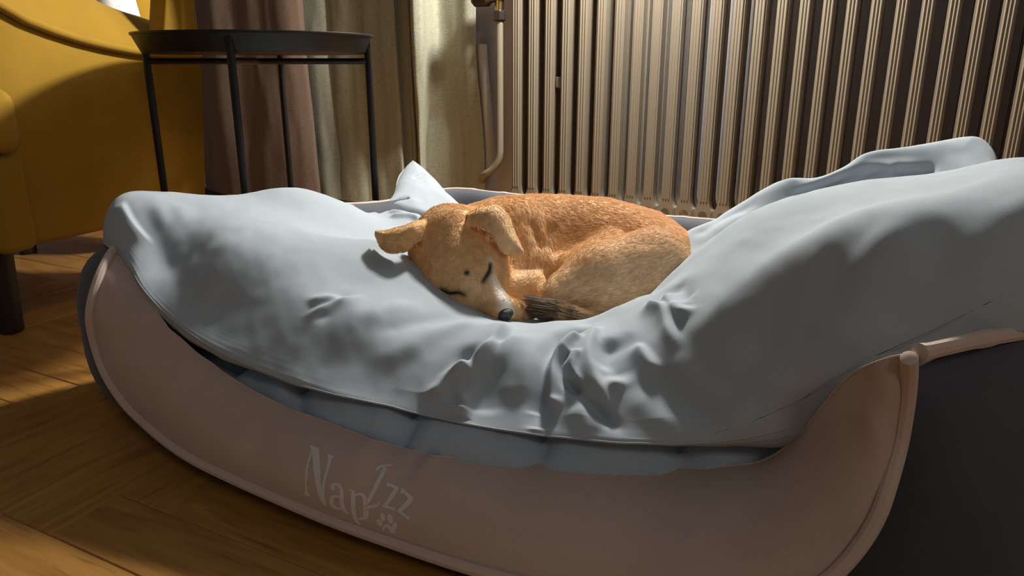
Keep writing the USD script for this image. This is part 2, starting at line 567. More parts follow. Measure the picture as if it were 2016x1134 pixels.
cb = thing('curtain', 'brown linen curtain hanging between the yellow armchair and the olive curtain', 'curtain', (*wall_at(-.85, .2), 0))
top = [(378, .08), (396, .12), (430, .145), (470, .135), (500, .145), (540, .155), (580, .155), (598, .14), (604, .115), (596, .09)]
bot = [(380, .08), (396, .11), (430, .155), (475, .145), (505, .16), (545, .165), (585, .16), (604, .145), (610, .12), (602, .09)]
part(cb, 'cloth', curtain(top, .015, 2.25, 80, .02, 3, bot), M_brown)
co = thing('curtain', 'olive linen curtain in deep folds with a bright lit patch beside the radiator pipe', 'curtain', (*wall_at(-.35, .12), 0))
LT = float((np.array(LAMP[:2]) - R0) @ WU)
LD = float((np.array(LAMP[:2]) - R0) @ WN) + WALLD


def graze(x, off):
    """(column, distance from the wall) where the lamp's light just passes the radiator's end, plus off."""
    return x, WALLD + .003 - (LD - WALLD) / (LT + .027) * (-.027 - wall_t(x, .1)) + off


top = [(580, .015), (606, .028), (625, .034), (640, .028), (650, .015), (660, .028), (682, .036), (704, .030), (713, .014), (722, .030), (745, .034), (768, .045), (780, .050), (787, .014), (803, .014), (807, .05),
       graze(810, .06), graze(820, .165), graze(830, .150), graze(846, .080), graze(866, .022), graze(900, .006), graze(928, .001), graze(938, -.012)]
bot = [(580, .015), (606, .022), (627, .028), (640, .020), (651, .015), (661, .02), (684, .028), (706, .022), (715, .014), (724, .022), (747, .03), (770, .042), (784, .048), (791, .014), (807, .014), (811, .05),
       graze(814, .05), graze(824, .065), graze(830, .030), graze(838, -.02), graze(868, -.035), graze(905, -.04), graze(942, -.04), graze(954, -.045)]
part(co, 'cloth', curtain(top, .012, 2.25, 110, .022, 11, bot), M_olive)
hem_t = [(938, .060), (948, .068), (958, .056)]
hem_b = [(952, .050), (966, .058), (974, .048)]
part(co, 'hem', curtain(hem_t, .16, .535, 40, .012, 21, hem_b), M_selv, label='pale turned edge of the cloth')

# ------------------------------------------------------------------ armchair
ac = thing('armchair', 'yellow velvet wing armchair with piped arms and black legs', 'armchair', (-.95, 1.6, 0))
PATH = np.array([(-.848, 1.262), (-.835, 1.30), (-.820, 1.35), (-.80, 1.41), (-.76, 1.50), (-.715, 1.575), (-.685, 1.597), (-.645, 1.605)])
ps = np.r_[0, np.cumsum(np.linalg.norm(np.diff(PATH, axis=0), axis=1))]
path_at = PchipInterpolator(ps, PATH)
fine = np.linspace(0, ps[-1], 400)
FP = path_at(fine)


def s_of(x):
    az = np.arctan2(FP[:, 0], FP[:, 1])
    d = ray(x, 125)
    return fine[np.argmin(np.abs(az - math.atan2(d[0], d[1])))]


def z_on(x, y):
    s = s_of(x)
    p = path_at(s)
    d = ray(x, y)
    return s, CAMH + d[2] * (p[1] / d[1])


pip = [z_on(x, y) for x, y in ((8, 10), (60, 43), (110, 64), (160, 81), (210, 94), (262, 104), (300, 107))]
sz = np.array([p_[0] for p_ in pip])
zz = np.array([p_[1] for p_ in pip])
S = np.linspace(0, ps[-1], 70)
ztop = np.interp(S, np.r_[0, sz, ps[-1]], np.r_[zz[0] + .002, zz, zz[-1] + .0])
bots = [z_on(x, y) for x, y in ((50, 502), (175, 470))]
zbot = np.full(len(S), .165)
PP = path_at(S)
tg = np.gradient(PP, axis=0)
tg /= np.linalg.norm(tg, axis=1, keepdims=True)
inn = np.stack([-tg[:, 1], tg[:, 0]], 1)          # into the seat
_e = ((S / ps[-1]) ** 5)[:, None]
inn = inn * (1 - _e) + np.array([-.62, .78]) * _e
rows = []
W_ARM = .13
prof = [(0.012, 0.0, 0), (0.0, .03, 0), (-.004, .15, 0), (-.006, .5, 0), (0, .92, 0), (0.004, .985, 0), (.010, 1, .004), (.03, 1, .018), (.065, 1, .036), (.10, 1, .04), (.125, 1, .028), (.14, 1, .0), (.145, .85, 0), (.145, .4, 0), (.14, 0.05, 0), (.07, 0.0, 0)]
G = np.zeros((len(S), len(prof), 3))
for j, (off, fr, dz) in enumerate(prof):
    G[:, j, :2] = PP + inn * off - np.array([.030, 0]) * (1 - fr) * ((S / ps[-1]) ** 4 + 1.1 * (1 - S / ps[-1]) ** 4)[:, None]
    G[:, j, 2] = zbot + (ztop - zbot) * fr + dz * np.interp(S / ps[-1], [0, .55, 1], [3.6, 3.0, 1.2])
arm = trimesh.Trimesh(G.reshape(-1, 3), grid_faces(len(S), len(prof), True), process=False)
c0, c1 = G[0].mean(0), G[-1].mean(0)
nv = len(arm.vertices)
npf = len(prof)
e = np.arange(npf)
capf = np.vstack([np.stack([np.full(npf, nv), (e + 1) % npf, e], 1), np.stack([np.full(npf, nv + 1), (len(S) - 1) * npf + e, (len(S) - 1) * npf + (e + 1) % npf], 1)])
arm = trimesh.Trimesh(np.vstack([arm.vertices, c0, c1]), np.vstack([arm.faces, capf]), process=False)
if arm.volume < 0:
    arm.invert()
part(ac, 'arm', arm, M_yellow, 50)
part(ac, 'piping', tube(np.c_[PP - inn * .004, ztop + .004], .0085, 12), M_yellow)
# wing rising from the arm's rear
Sw = np.linspace(s_of(300), ps[-1], 30)
Pw = path_at(Sw)
tw = np.gradient(Pw, axis=0)
tw /= np.linalg.norm(tw, axis=1, keepdims=True)
iw = np.stack([-tw[:, 1], tw[:, 0]], 1)
_e = (np.linspace(0, 1, 30) ** 3)[:, None]
iw = iw * (1 - _e) + np.array([-.62, .78]) * _e
zr = np.linspace(0, 1, 26)
GW = []
for side in (0, 1):
    g = np.zeros((len(zr), len(Sw), 3))
    lean = .07 * np.sin(np.clip(zr * 1.2, 0, 1) * math.pi / 2)[:, None]
    fr = np.linspace(0, 1, len(Sw))[None]
    base = ztop[-1] - .05
    zt = base + (1.02 - base) * (zr[:, None] * np.ones_like(fr))
    off = side * .055
    rnd = .02 * (1 - np.minimum(fr / .18, 1)) ** 2 * (1 if side == 0 else -1)
    shift = lean * (1 - fr)
    g[..., 0] = Pw[None, :, 0] + iw[None, :, 0] * (off + rnd) + tw[None, :, 0] * shift
    g[..., 1] = Pw[None, :, 1] + iw[None, :, 1] * (off + rnd) + tw[None, :, 1] * shift
    g[..., 2] = zt
    GW.append(g)
A, B = GW
loopA = np.concatenate([A, B[:, ::-1]], 1)
wing = trimesh.Trimesh(loopA.reshape(-1, 3), grid_faces(len(zr), loopA.shape[1], True), process=False)
top_i = (len(zr) - 1) * loopA.shape[1]
nl = loopA.shape[1]
ce = loopA[-1].mean(0)
cf = np.stack([np.full(nl, len(wing.vertices)), top_i + np.arange(nl), top_i + (np.arange(nl) + 1) % nl], 1)
ce2 = loopA[0].mean(0)
cf2 = np.stack([np.full(nl, len(wing.vertices) + 1), (np.arange(nl) + 1) % nl, np.arange(nl)], 1)
wing = trimesh.Trimesh(np.vstack([wing.vertices, ce, ce2]), np.vstack([wing.faces, cf, cf2]), process=False)
if wing.volume < 0:
    wing.invert()
part(ac, 'wing', wing, M_yellow, 50)
# backrest, seat deck, cushion, front rail, other arm
bd = (PATH[-1] - PATH[-2]) / np.linalg.norm(PATH[-1] - PATH[-2])
side_d = np.array([-.93, .36])                     # towards the chair's far arm
side_d /= np.linalg.norm(side_d)
yaw = math.atan2(side_d[1], side_d[0])


def chair_box(size, c, z, r):
    m = rbox(size, (0, 0, 0), r, 2)
    m.apply_transform(trimesh.transformations.rotation_matrix(yaw, [0, 0, 1]))
    m.apply_translation((*c, z))
    return m


bc = np.array([-.76, 1.72]) + side_d * .38 + np.array([-side_d[1], side_d[0]]) * -.02
fwd = np.array([side_d[1], -side_d[0]])
fwd = fwd if fwd[1] < 0 else -fwd
part(ac, 'backrest', chair_box((.52, .16, .9), bc - fwd * .12 + side_d * .05, .60, .06), M_yellow, 50)
fwd = np.array([side_d[1], -side_d[0]])
fwd = fwd if fwd[1] < 0 else -fwd
sc = bc + fwd * .33
part(ac, 'seat_base', chair_box((.48, .50, .15), sc - np.array([.01, 0]), .245, .02), M_yellow, 50)
part(ac, 'seat_cushion', chair_box((.47, .54, .115), sc + fwd * .035, .375, .045), M_yellow, 50)
fa = bc + side_d * .30 + fwd * .30
part(ac, 'arm', chair_box((.13, .62, .40), fa, .37, .05), M_yellow, 50)
# front post of the near arm, seen at the frame's left edge
fr0 = atz(24, 505, .165)
def atX(x, y, X):
    d = ray(x, y)
    return C0 + d * X / d[0]
part(ac, 'front_rail', chair_box((.30, .07, .165), np.array([-.986, 1.300]), .248, .018), M_yellow, 50)
part(ac, 'seat_cushion', chair_box((.30, .08, .108), np.array([-.980, 1.298]), .388, .028), M_yellow, 50)
for lx, ly in ((-.935, 1.30), (-1.42, 1.48), (-.76, 1.70), (-1.28, 1.90)):
    part(ac, 'leg', tube([(lx, ly, .0), (lx, ly, .004), (lx, ly, .175)], [.018, .021, .028], 16), M_leg)

pc = bc + fwd * .05 - side_d * .12
def cushion(w, h, t, n=40, seed=1):
    s = np.linspace(-1, 1, n)
    x, y = np.meshgrid(s, s, indexing='ij')
    pin = 1 - .10 * (1 - x ** 2) * (np.abs(y) ** 3)
    pin2 = 1 - .10 * (1 - y ** 2) * (np.abs(x) ** 3)
    th = t * ((1 - x ** 4) * (1 - y ** 4)) ** .45
    nz_ = (meshkit.fbm(np.stack([x * 3, y * 3, x * 0 + seed], -1), 3, seed) - .5) * .012 * ((1 - x ** 4) * (1 - y ** 4))
    a = np.stack([x * w / 2 * pin2, -th / 2 + nz_, y * h / 2 * pin], -1)
    b_ = np.stack([x * w / 2 * pin2, th / 2 + nz_, y * h / 2 * pin], -1)
    f = grid_faces(n, n)
    m = trimesh.Trimesh(np.vstack([a.reshape(-1, 3), b_.reshape(-1, 3)]), np.vstack([f, f[:, ::-1] + n * n]), process=True)
    m.merge_vertices()
    if m.volume < 0:
        m.invert()
    return m


wcu = cushion(.40, .40, .13)
wcu.apply_transform(trimesh.transformations.rotation_matrix(math.radians(-12), [1, 0, 0]))
wcu.apply_transform(trimesh.transformations.rotation_matrix(yaw, [0, 0, 1]))
wcu.apply_translation((*pc, .635))
wc = thing('cushion', 'white cushion leaning inside the yellow armchair', 'cushion', (*pc, .46))
part(wc, 'cover', wcu, M_white, 60)

# ------------------------------------------------------------------ side table
TC = np.array([-.478, 1.462])
st = thing('side_table', 'round black metal tray side table beside the yellow armchair', 'table', (*TC, 0))
ZR = .532
prof = [(.0, ZR - .033), (.188, ZR - .033), (.197, ZR - .030), (.2105, ZR - .002), (.2125, ZR), (.2145, ZR), (.2152, ZR - .002), (.2145, ZR - .004), (.2125, ZR - .0045), (.2000, ZR - .032), (.195, ZR - .0355), (.0, ZR - .0355)]
tray = trimesh.creation.revolve(np.array(prof)[::-1], sections=96)
tray.apply_translation((*TC, 0))
if tray.volume < 0:
    tray.invert()
part(st, 'tray', tray, M_black, 40)
la = [math.radians(a) for a in (0, 0, 0, 0)]
LEGPX = ((268, 93), (486, 90), (520, 118), (724, 95))
lr = .2035
base_a = math.radians(-84)
legs = [TC + lr * np.array([math.cos(base_a + k_ * math.pi / 2), math.sin(base_a + k_ * math.pi / 2)]) for k_ in range(4)]
for p in legs:
    part(st, 'leg', tube([(*p, 0), (*p, .003), (*p, ZR - .03), (*p, ZR - .012)], [.006, .0068, .0068, .0066], 12), M_black)
    part(st, 'foot', tube([(*p, 0), (*p, .012)], .0078, 12), M_black)
    part(st, 'hook', rbox((.014, .014, .02), (*p, ZR - .012), .003, 1), M_black)
for k_ in range(2):
    a, b_ = legs[k_], legs[k_ + 2]
    part(st, 'crossbar', tube([(*a, ZR - .048 - .012 * k_ * 0), (*b_, ZR - .048)], .0058, 10), M_black)

# ------------------------------------------------------------------ dog bed
db = thing('dog_bed', 'large dark grey dog bed with a beige front panel and beige piping', 'pet bed', wor(.55, .3, 0))
#        u     v     rim   half
PERIM = np.array([
    (.080, .030, .235, .080), (.038, .080, .245, .086), (.058, .20, .25, .070), (.085, .36, .245, .062), (.120, .48, .235, .06), (.130, .58, .235, .058), (.165, .655, .24, .055), (.24, .665, .24, .05),
    (.42, .625, .24, .05), (.62, .615, .24, .05), (.85, .62, .25, .055), (1.0, .61, .26, .06), (1.09, .53, .26, .07), (1.115, .40, .27, .075), (1.11, .25, .275, .075),
    (1.075, .145, .28, .062), (1.00, .120, .24, .036), (.945, .148, .12, .028), (.88, .130, .085, .030), (.80, .100, .076, .032), (.69, .048, .074, .034), (.58, .018, .074, .036), (.47, .008, .078, .036),
    (.37, .004, .092, .036), (.28, .008, .112, .036), (.21, .012, .140, .038), (.15, .018, .178, .046)])
NP = 360
PER = smooth_path(PERIM, NP, True)
tgt = np.roll(PER[:, :2], -1, 0) - np.roll(PER[:, :2], 1, 0)
tgt /= np.linalg.norm(tgt, axis=1, keepdims=True)
outn = np.stack([-tgt[:, 1], tgt[:, 0]], 1)
if (outn[0] @ (PER[0, :2] - [.55, .3])) < 0:
    outn = -outn
NPH = 44
ph = np.arange(NPH) * 2 * np.pi / NPH
se = lambda a, e_: np.sign(a) * np.abs(a) ** e_


def bolster_pt(i, phi):
    x = PER[i, 3] * se(np.cos(phi), .8)
    z = PER[i, 2] / 2 * (1 + se(np.sin(phi), .75))
    return PER[i, 0] + outn[i, 0] * x, PER[i, 1] + outn[i, 1] * x, z


G = np.zeros((NP, NPH, 3))
for j in range(NPH):
    G[:, j] = np.stack(bolster_pt(np.arange(NP), ph[j]), -1)
nz_ = (meshkit.fbm(G * 9, 3, 4) - .5) * .016 * np.clip(G[..., 2:3] / .05, 0, 1)[..., 0]
rad = G[..., :2] - PER[:, None, :2]
G[..., :2] += rad / (np.linalg.norm(rad, axis=-1, keepdims=True) + 1e-6) * nz_[..., None]
bol = trimesh.Trimesh(wor(G[..., 0], G[..., 1], G[..., 2]).reshape(-1, 3), np.vstack([grid_faces(NP, NPH, True), ]), process=False)
lastq = np.array([[(NP - 1) * NPH + j, j, (j + 1) % NPH, (NP - 1) * NPH + (j + 1) % NPH] for j in range(NPH)])
bol = trimesh.Trimesh(bol.vertices, np.vstack([bol.faces, lastq[:, [0, 1, 2]], lastq[:, [0, 2, 3]]]), process=False)
if bol.volume < 0:
    bol.invert()
part(db, 'bolster', bol, M_bedgrey, 60)

# beige front panel: lower edge, upper edge
TOPL = [(262, 480, .238), (290, 560, .205), (330, 640, .172), (400, 705, .142), (500, 770, .12), (640, 830, .105), (800, 885, .099), (1000, 910, .096), (1300, 918, .098), (1480, 912, .120), (1560, 870, .156), (1620, 800, .205), (1680, 735, .252), (1740, 708, .274), (1790, 697, .282)]
TP = np.array([loc(atz(*p_)) for p_ in TOPL])
BOTL = [(242, 477, .238), (200, 545, .205), (183, 640, .15), (205, 720, .10), (266, 811, .055), (400, 912, .034), (620, 1010, .028), (800, 1076, .026), (960, 1127, .025)]
BP = np.array([loc(atz(*p_)) for p_ in BOTL] + [(.80, -.028, .026), (.90, -.008, .036)] + [loc(atz(*p_)) for p_ in ((1640, 1132, .098), (1740, 985, .162), (1776, 850, .212), (1790, 705, .280))])
TAIL = 0
tt = np.linspace(0, 1, 220)
T_ = smooth_path(TP, 220)
B_ = smooth_path(BP, 220)
# match by arc fractions of hand-picked pairs
sT = np.r_[0, np.cumsum(np.linalg.norm(np.diff(TP, axis=0), axis=1))]
sB = np.r_[0, np.cumsum(np.linalg.norm(np.diff(BP, axis=0), axis=1))]
pairT = [0, 1, 2, 3, 4, 5, 6, 7, 8, 9, 10, 11, 12, 13, 14]
pairB = [0, 1, 2, 3, 4, 5, 6, 8, 9, 10, 11, 12, 12.6, 13.4, 14]
fT = PchipInterpolator(sT, TP)
fB = PchipInterpolator(sB, BP)
keyq = np.linspace(0, 1, 15)
mT = PchipInterpolator(keyq, np.interp(pairT, np.arange(len(TP)), sT))
mB = PchipInterpolator(keyq, np.interp(pairB, np.arange(len(BP)), sB))
tq = np.linspace(0, 1, 260)
wq = np.linspace(0, 1, 36)
Tc, Bc = fT(mT(tq)), fB(mB(tq))
PG = Bc[:, None] * (1 - wq[None, :, None]) + Tc[:, None] * wq[None, :, None]
wid = np.linalg.norm(Tc - Bc, axis=1)
bul = (np.sin(wq * math.pi) ** .8)[None] * np.minimum(wid, .12)[:, None] * (.20 * np.clip(tq / .22, 0, 1) ** 1.5)[:, None]
nd = np.array([.05, -.85, .35])
pw = wor(PG[..., 0], PG[..., 1], PG[..., 2])
nw = np.array([*(nd[0] * BU + nd[1] * BV), nd[2]])
nw /= np.linalg.norm(nw)
sag = (meshkit.fbm(np.stack([PG[..., 0] * 14, PG[..., 1] * 6, PG[..., 2] * 10], -1), 3, 9) - .5) * .008 * np.sin(wq * math.pi)[None] ** .5
# gathers below the upper edge at the middle
ug = PG[..., 0]
for (u0, wd, am) in ((.545, .010, .006), (.60, .010, -.006), (.615, .006, .005), (.575, .008, -.003), (.44, .012, .003), (.70, .014, -.003), (.30, .014, -.003), (.235, .012, .004)):
    sag = sag + am * np.exp(-((ug - u0) / wd) ** 2) * np.exp(-((wq[None] - .98) / .32) ** 2)
pw = pw + (bul + sag)[..., None] * nw
_dir = pw.reshape(-1, 3) - C0
_len = np.linalg.norm(_dir, axis=1)
_dir = _dir / _len[:, None]
_hit, _ri, _ = bol.ray.intersects_location(np.tile(C0, (len(_dir), 1)), _dir, multiple_hits=False)   # the panel lies on the bolster, never inside it
_hl = np.full(len(_dir), 9.0)
_hl[_ri] = np.linalg.norm(_hit - C0, axis=1)
_push = np.maximum(_len - (_hl - .006), 0).reshape(pw.shape[:2])
from scipy.ndimage import maximum_filter, gaussian_filter
_push = np.maximum(gaussian_filter(maximum_filter(_push, (9, 5)), (4, 2)), _push * 0)
pw = pw - (_push.reshape(-1, 1) * _dir).reshape(pw.shape)
panel = solidify(pw, .004)
fp = part(db, 'front_panel', panel, M_beige, 60)
PANEL = trimesh.Trimesh(pw.reshape(-1, 3), grid_faces(*pw.shape[:2]), process=False)
part(db, 'piping', tube(np.vstack([pw[:, 0] + nw * .003]), .0062, 10), M_piping, label='beige cord sewn round the front panel')
part(db, 'seam', tube(pw[:, -1] + nw * .0004, .0011, 6), M_piping, label='thin upper edge of the front panel')
# piping on the rim of the side and back bolsters
i0, i1 = int(np.argmin(np.linalg.norm(PER[:, :2] - [.070, .075], axis=1))), int(np.argmin(np.linalg.norm(PER[:, :2] - [1.075, .145], axis=1)))
ids = np.arange(i0, i1 + 1)
rim = np.stack(bolster_pt(ids, math.radians(62)), -1)
rim[:, 2] += .002
rimw = wor(rim[:, 0], rim[:, 1], rim[:, 2])
left_end = np.array([atz(248, 474, .243), atz(240, 452, .25), atz(226, 434, .252)])
right_end = np.array([atz(2040, 650, .281), atz(1930, 668, .283), atz(1860, 684, .284), atz(1800, 697, .284)])
a_ = rimw[int(len(ids) * .05):-max(2, int(len(ids) * .05))]
rp = smooth_path(np.vstack([left_end, a_[::4], right_end]), 500)
_cp, _, _ti = trimesh.proximity.closest_point(bol, rp)
_w = np.clip((.86 - np.linspace(0, 1, 500)) / .10, 0, 1)[:, None]
rp = rp * (1 - _w) + (_cp + bol.face_normals[_ti] * .0035) * _w
from scipy.ndimage import gaussian_filter1d
rp = gaussian_filter1d(rp, 3, axis=0, mode='nearest')
wob = 1 + .16 * np.maximum(0, np.sin(np.linspace(0, 190, 500))) ** 4
part(db, 'piping', tube(rp, .0062 * wob, 10), M_piping, label='puckered beige cord on the rim')

# mattress
def inner_poly(off):
    fr = np.clip(np.minimum((PER[:, 0] - .14) / .08, (.97 - PER[:, 0]) / .05), 0, 1) * (PER[:, 1] < .3)
    p = PER[:, :2] - outn * (PER[:, 3:4] * (off - .85 * fr)[:, None])
    return Polygon(p).buffer(0)


MP = inner_poly(.1)
mx, my = np.arange(-.02, 1.17, .006), np.arange(-.07, .75, .006)
X, Y = np.meshgrid(mx, my, indexing='ij')
tree_in = cKDTree(np.array(MP.exterior.coords)[::1])
pp = np.c_[X.ravel(), Y.ravel()]
dens = np.array(MP.exterior.segmentize(.004).coords)
dist = cKDTree(dens).query(pp)[0] * np.where(shapely.contains_xy(MP, pp[:, 0], pp[:, 1]), 1, -1)
dist = dist.reshape(X.shape)


def matt_z(u, v, d):
    z = .088 + .048 * np.sqrt(np.clip(1 - (1 - np.clip(d / .055, 0, 1)) ** 2, 0, 1))
    cr = np.ones_like(u)
    for u0 in (-.05, .09, .20, .31, .43, .565, .70, .83, .95, 1.08):
        x = np.abs(u - u0 - .10 * (v - .03) + .012 * np.sin(v * 60 + u0 * 30))
        cr = np.minimum(cr, np.clip(x / .03, 0, 1) ** .55)
    for v0 in (.20, .36, .52):
        cr = np.minimum(cr, np.clip(np.abs(v - v0 + .01 * np.sin(u * 40)) / .03, 0, 1) ** .55)
    return z - .025 * (1 - cr) + (meshkit.fbm(np.stack([u * 22, v * 22, u * 0], -1), 3, 5) - .5) * .012


Z = matt_z(X, Y, dist)
keep = dist > -.004
fa_ = grid_faces(*X.shape)
kf = keep.ravel()[fa_].all(1)
top_m = trimesh.Trimesh(wor(X, Y, Z).reshape(-1, 3), fa_[kf], process=False)
top_m.remove_unreferenced_vertices()
bv = top_m.vertices.copy()
bv[:, 2] = .03
edges = top_m.edges_sorted
eu, cnt = np.unique(edges, axis=0, return_counts=True)
be = eu[cnt == 1]
nv = len(bv)
d_e = {tuple(x): 1 for x in top_m.edges}
side = []
for a, b_ in be:
    if (a, b_) not in d_e:
        a, b_ = b_, a
    side += [(b_, a, a + nv), (b_, a + nv, b_ + nv)]
matt = trimesh.Trimesh(np.vstack([top_m.vertices, bv]), np.vstack([top_m.faces, top_m.faces[:, ::-1] + nv, np.array(side)]), process=False)
if matt.volume < 0:
    matt.invert()
part(db, 'mattress', matt, M_matt, 50, label='blue-grey tufted inner cushion')


# lettering on the panel, drawn as strokes on the cloth
def on_panel(poly_px, name, parent, lift=.0006):
    g = poly_px
    pts, faces = [], []
    n0 = 0
    for pg in getattr(g, 'geoms', [g]):
        pg = pg.segmentize(4.0)
        v2, f2 = trimesh.creation.triangulate_polygon(pg, engine='earcut')
        v2 = np.asarray(v2)
        f2 = np.asarray(f2)
        for _ in range(2):
            v2, f2 = trimesh.remesh.subdivide(v2, f2) if v2.shape[1] == 3 else trimesh.remesh.subdivide(np.c_[v2, np.zeros(len(v2))], f2)
        pts.append(v2[:, :2])
        faces.append(f2 + n0)
        n0 += len(v2)
    p2 = np.vstack(pts)
    dirs = np.array([ray(*p_) for p_ in p2])
    dirs /= np.linalg.norm(dirs, axis=1, keepdims=True)
    hit, ri, ti = PANEL.ray.intersects_location(np.tile(C0, (len(dirs), 1)), dirs, multiple_hits=False)
    out = np.full((len(p2), 3), np.nan)
    out[ri] = hit
    ok = ~np.isnan(out[:, 0])
    out = out + nw * lift
    f = np.vstack(faces)
    f = f[ok[f].all(1)]
    m = trimesh.Trimesh(np.nan_to_num(out), f, process=False)
    m.remove_unreferenced_vertices()
    m.merge_vertices()
    back = m.vertices - nw * (lift + .0008)
    # closed thin print
    eu, cnt = np.unique(m.edges_sorted, axis=0, return_counts=True)
    be = eu[cnt == 1]
    de = {tuple(x): 1 for x in m.edges}
    sd = []
    n1 = len(m.vertices)
    for a, b_ in be:
        if (a, b_) not in de:
            a, b_ = b_, a
        sd += [(b_, a, a + n1), (b_, a + n1, b_ + n1)]
    m = trimesh.Trimesh(np.vstack([m.vertices, back]), np.vstack([m.faces, m.faces[:, ::-1] + n1, np.array(sd)]), process=False)
    subpart(parent, name, m, M_logo, False)


def Lz(*p_):
    """Points of the 580,860..840,1070 close-up (1404 x 1134) in picture pixels."""
    return [(580 + x * 260 / 1404, 860 + y * 210 / 1134) for x, y in p_]


def brush(pts, ws):
    """A stroke of varying width (close-up pixels) along a smoothed path."""
    p = np.array(Lz(*pts))
    s = np.r_[0, np.cumsum(np.linalg.norm(np.diff(p, axis=0), axis=1))]
    q = np.linspace(0, s[-1], 40)
    c = PchipInterpolator(s, p)(q)
    w_ = np.interp(q, np.linspace(0, s[-1], len(ws)), ws) * 260 / 1404 / 2
    return unary_union([LineString([c[i], c[i + 1]]).buffer((w_[i] + w_[i + 1]) / 2, quad_segs=4) for i in range(len(c) - 1)]).simplify(.05)


def poly(*pts):
    return Polygon(Lz(*pts)).buffer(.2)


def ell(cx, cy, rx, ry, rot):
    from shapely import affinity
    x, y = Lz((cx, cy))[0]
    return affinity.rotate(affinity.scale(Point(x, y).buffer(1, quad_segs=12), rx * .185, ry * .185), rot)


letters = [
    unary_union([poly((165, 95), (190, 88), (258, 120), (268, 300), (285, 520), (330, 690), (345, 725), (325, 733), (270, 660), (232, 520), (205, 330), (190, 160)),
                 brush([(195, 150), (150, 270), (125, 450), (125, 600)], [22, 24, 22, 18]), poly((105, 600), (130, 572), (172, 632), (160, 640), (120, 622)),
                 brush([(385, 215), (355, 330), (315, 480), (300, 620)], [30, 30, 26, 34]), poly((352, 190), (362, 180), (428, 212), (390, 245), (358, 225))]),
    unary_union([brush([(415, 560), (405, 525), (430, 500), (475, 515), (500, 580), (505, 680), (525, 770), (570, 815)], [30, 34, 30, 34, 42, 46, 44, 14]),
                 brush([(495, 650), (440, 632), (395, 660), (395, 710), (430, 750), (490, 765)], [22, 30, 40, 44, 34, 22])]),
    unary_union([brush([(590, 560), (625, 590), (625, 700), (630, 800), (660, 890), (700, 935)], [14, 46, 48, 48, 40, 12]),
                 brush([(650, 620), (700, 605), (745, 650), (762, 740), (755, 860), (690, 868)], [22, 34, 50, 60, 56, 22])]),
    unary_union([brush([(875, 350), (900, 322), (970, 305), (1045, 303)], [26, 22, 24, 14]), brush([(960, 340), (900, 460), (835, 590), (785, 690)], [44, 44, 44, 34]),
                 brush([(740, 762), (800, 745), (880, 728), (905, 690)], [26, 34, 36, 16])]),
    unary_union([poly((978, 490), (992, 485), (1110, 535), (1088, 565), (1020, 525), (985, 535)), brush([(1088, 550), (1030, 640), (965, 730)], [44, 46, 40]), poly((930, 735), (965, 722), (1070, 748), (1068, 782), (1050, 780), (935, 745))]),
    unary_union([poly((1140, 545), (1155, 548), (1270, 650), (1230, 672), (1160, 600), (1125, 605)), brush([(1235, 660), (1190, 720), (1115, 785)], [52, 54, 44]), poly((1088, 785), (1120, 770), (1205, 845), (1222, 842), (1225, 885), (1200, 872), (1120, 815))])]
letters[2] = letters[2].difference(letters[3].buffer(.9))
for g in letters:
    on_panel(g, 'letter', fp)
on_panel(unary_union([ell(905, 915, 26, 42, -25), ell(940, 855, 25, 48, -8), ell(1018, 872, 30, 52, -12), ell(1064, 952, 27, 46, 12),
                      brush([(945, 985), (975, 945), (1010, 960), (1035, 1005), (1075, 1015)], [26, 30, 34, 34, 14])]), 'paw_print', fp)

# ------------------------------------------------------------------ pillow
def seqv(f, rows_):
    return [loc(f(*r)) for r in rows_]


CP = []
# left hump: ridge over the left bolster
CP += seqv(atu, [(215, 412, .035), (250, 397, .05), (330, 390, .06), (420, 388, .07), (500, 384, .075), (545, 370, .08), (600, 374, .10), (660, 393, .125), (700, 412, .145)])
# left hump: face towards the camera and slope towards the dog
CP += seqv(atv, [(330, 450, .06), (320, 520, .025), (430, 450, .085), (425, 530, .028), (420, 610, .0), (560, 450, .15), (560, 540, .065), (560, 630, .02), (700, 470, .30), (690, 560, .11), (700, 640, .05), (700, 700, .03), (820, 640, .10), (820, 725, .05)])
CP += seqv(atY, [(715, 480, 1.03), (745, 475, 1.0), (768, 505, .975), (792, 512, .96), (832, 550, .93), (870, 587, .90), (905, 608, .882), (940, 628, .868), (1000, 642, .855)])
# front rim and middle of the front
CP += seqv(atY, [(1050, 643, .85), (1100, 634, .845), (1160, 640, .84), (1210, 603, .855), (1262, 582, .865), (1300, 572, .87), (1312, 545, .90), (1362, 497, .95)])
CP += seqv(atv, [(930, 770, .055), (930, 700, .09), (1060, 780, .07), (1060, 710, .10), (1180, 790, .085), (1180, 710, .125), (1300, 800, .10), (1300, 720, .13), (1300, 650, .175), (1420, 790, .102), (1500, 700, .122), (1500, 600, .142), (1500, 500, .205), (1400, 620, .155), (1400, 560, .205)])
# right hump
CP += seqv(atv, [(1447, 438, .345), (1526, 398, .35), (1634, 370, .35), (1753, 348, .345), (1872, 332, .33), (1959, 312, .31), (2016, 306, .30), (2090, 312, .28)])
CP += seqv(atv, [(1700, 640, .095), (1700, 560, .114), (1700, 470, .142), (1700, 410, .21), (1850, 520, .122), (1850, 430, .148), (1850, 375, .21), (2000, 560, .12), (2000, 460, .13), (2000, 380, .165), (1600, 640, .118), (1600, 530, .138), (1600, 450, .20)])
# back right corner
CP += seqv(atv, [(1340, 462, .52), (1440, 404, .56), (1560, 346, .60), (1700, 300, .64), (1800, 279, .67), (1880, 274, .69)])
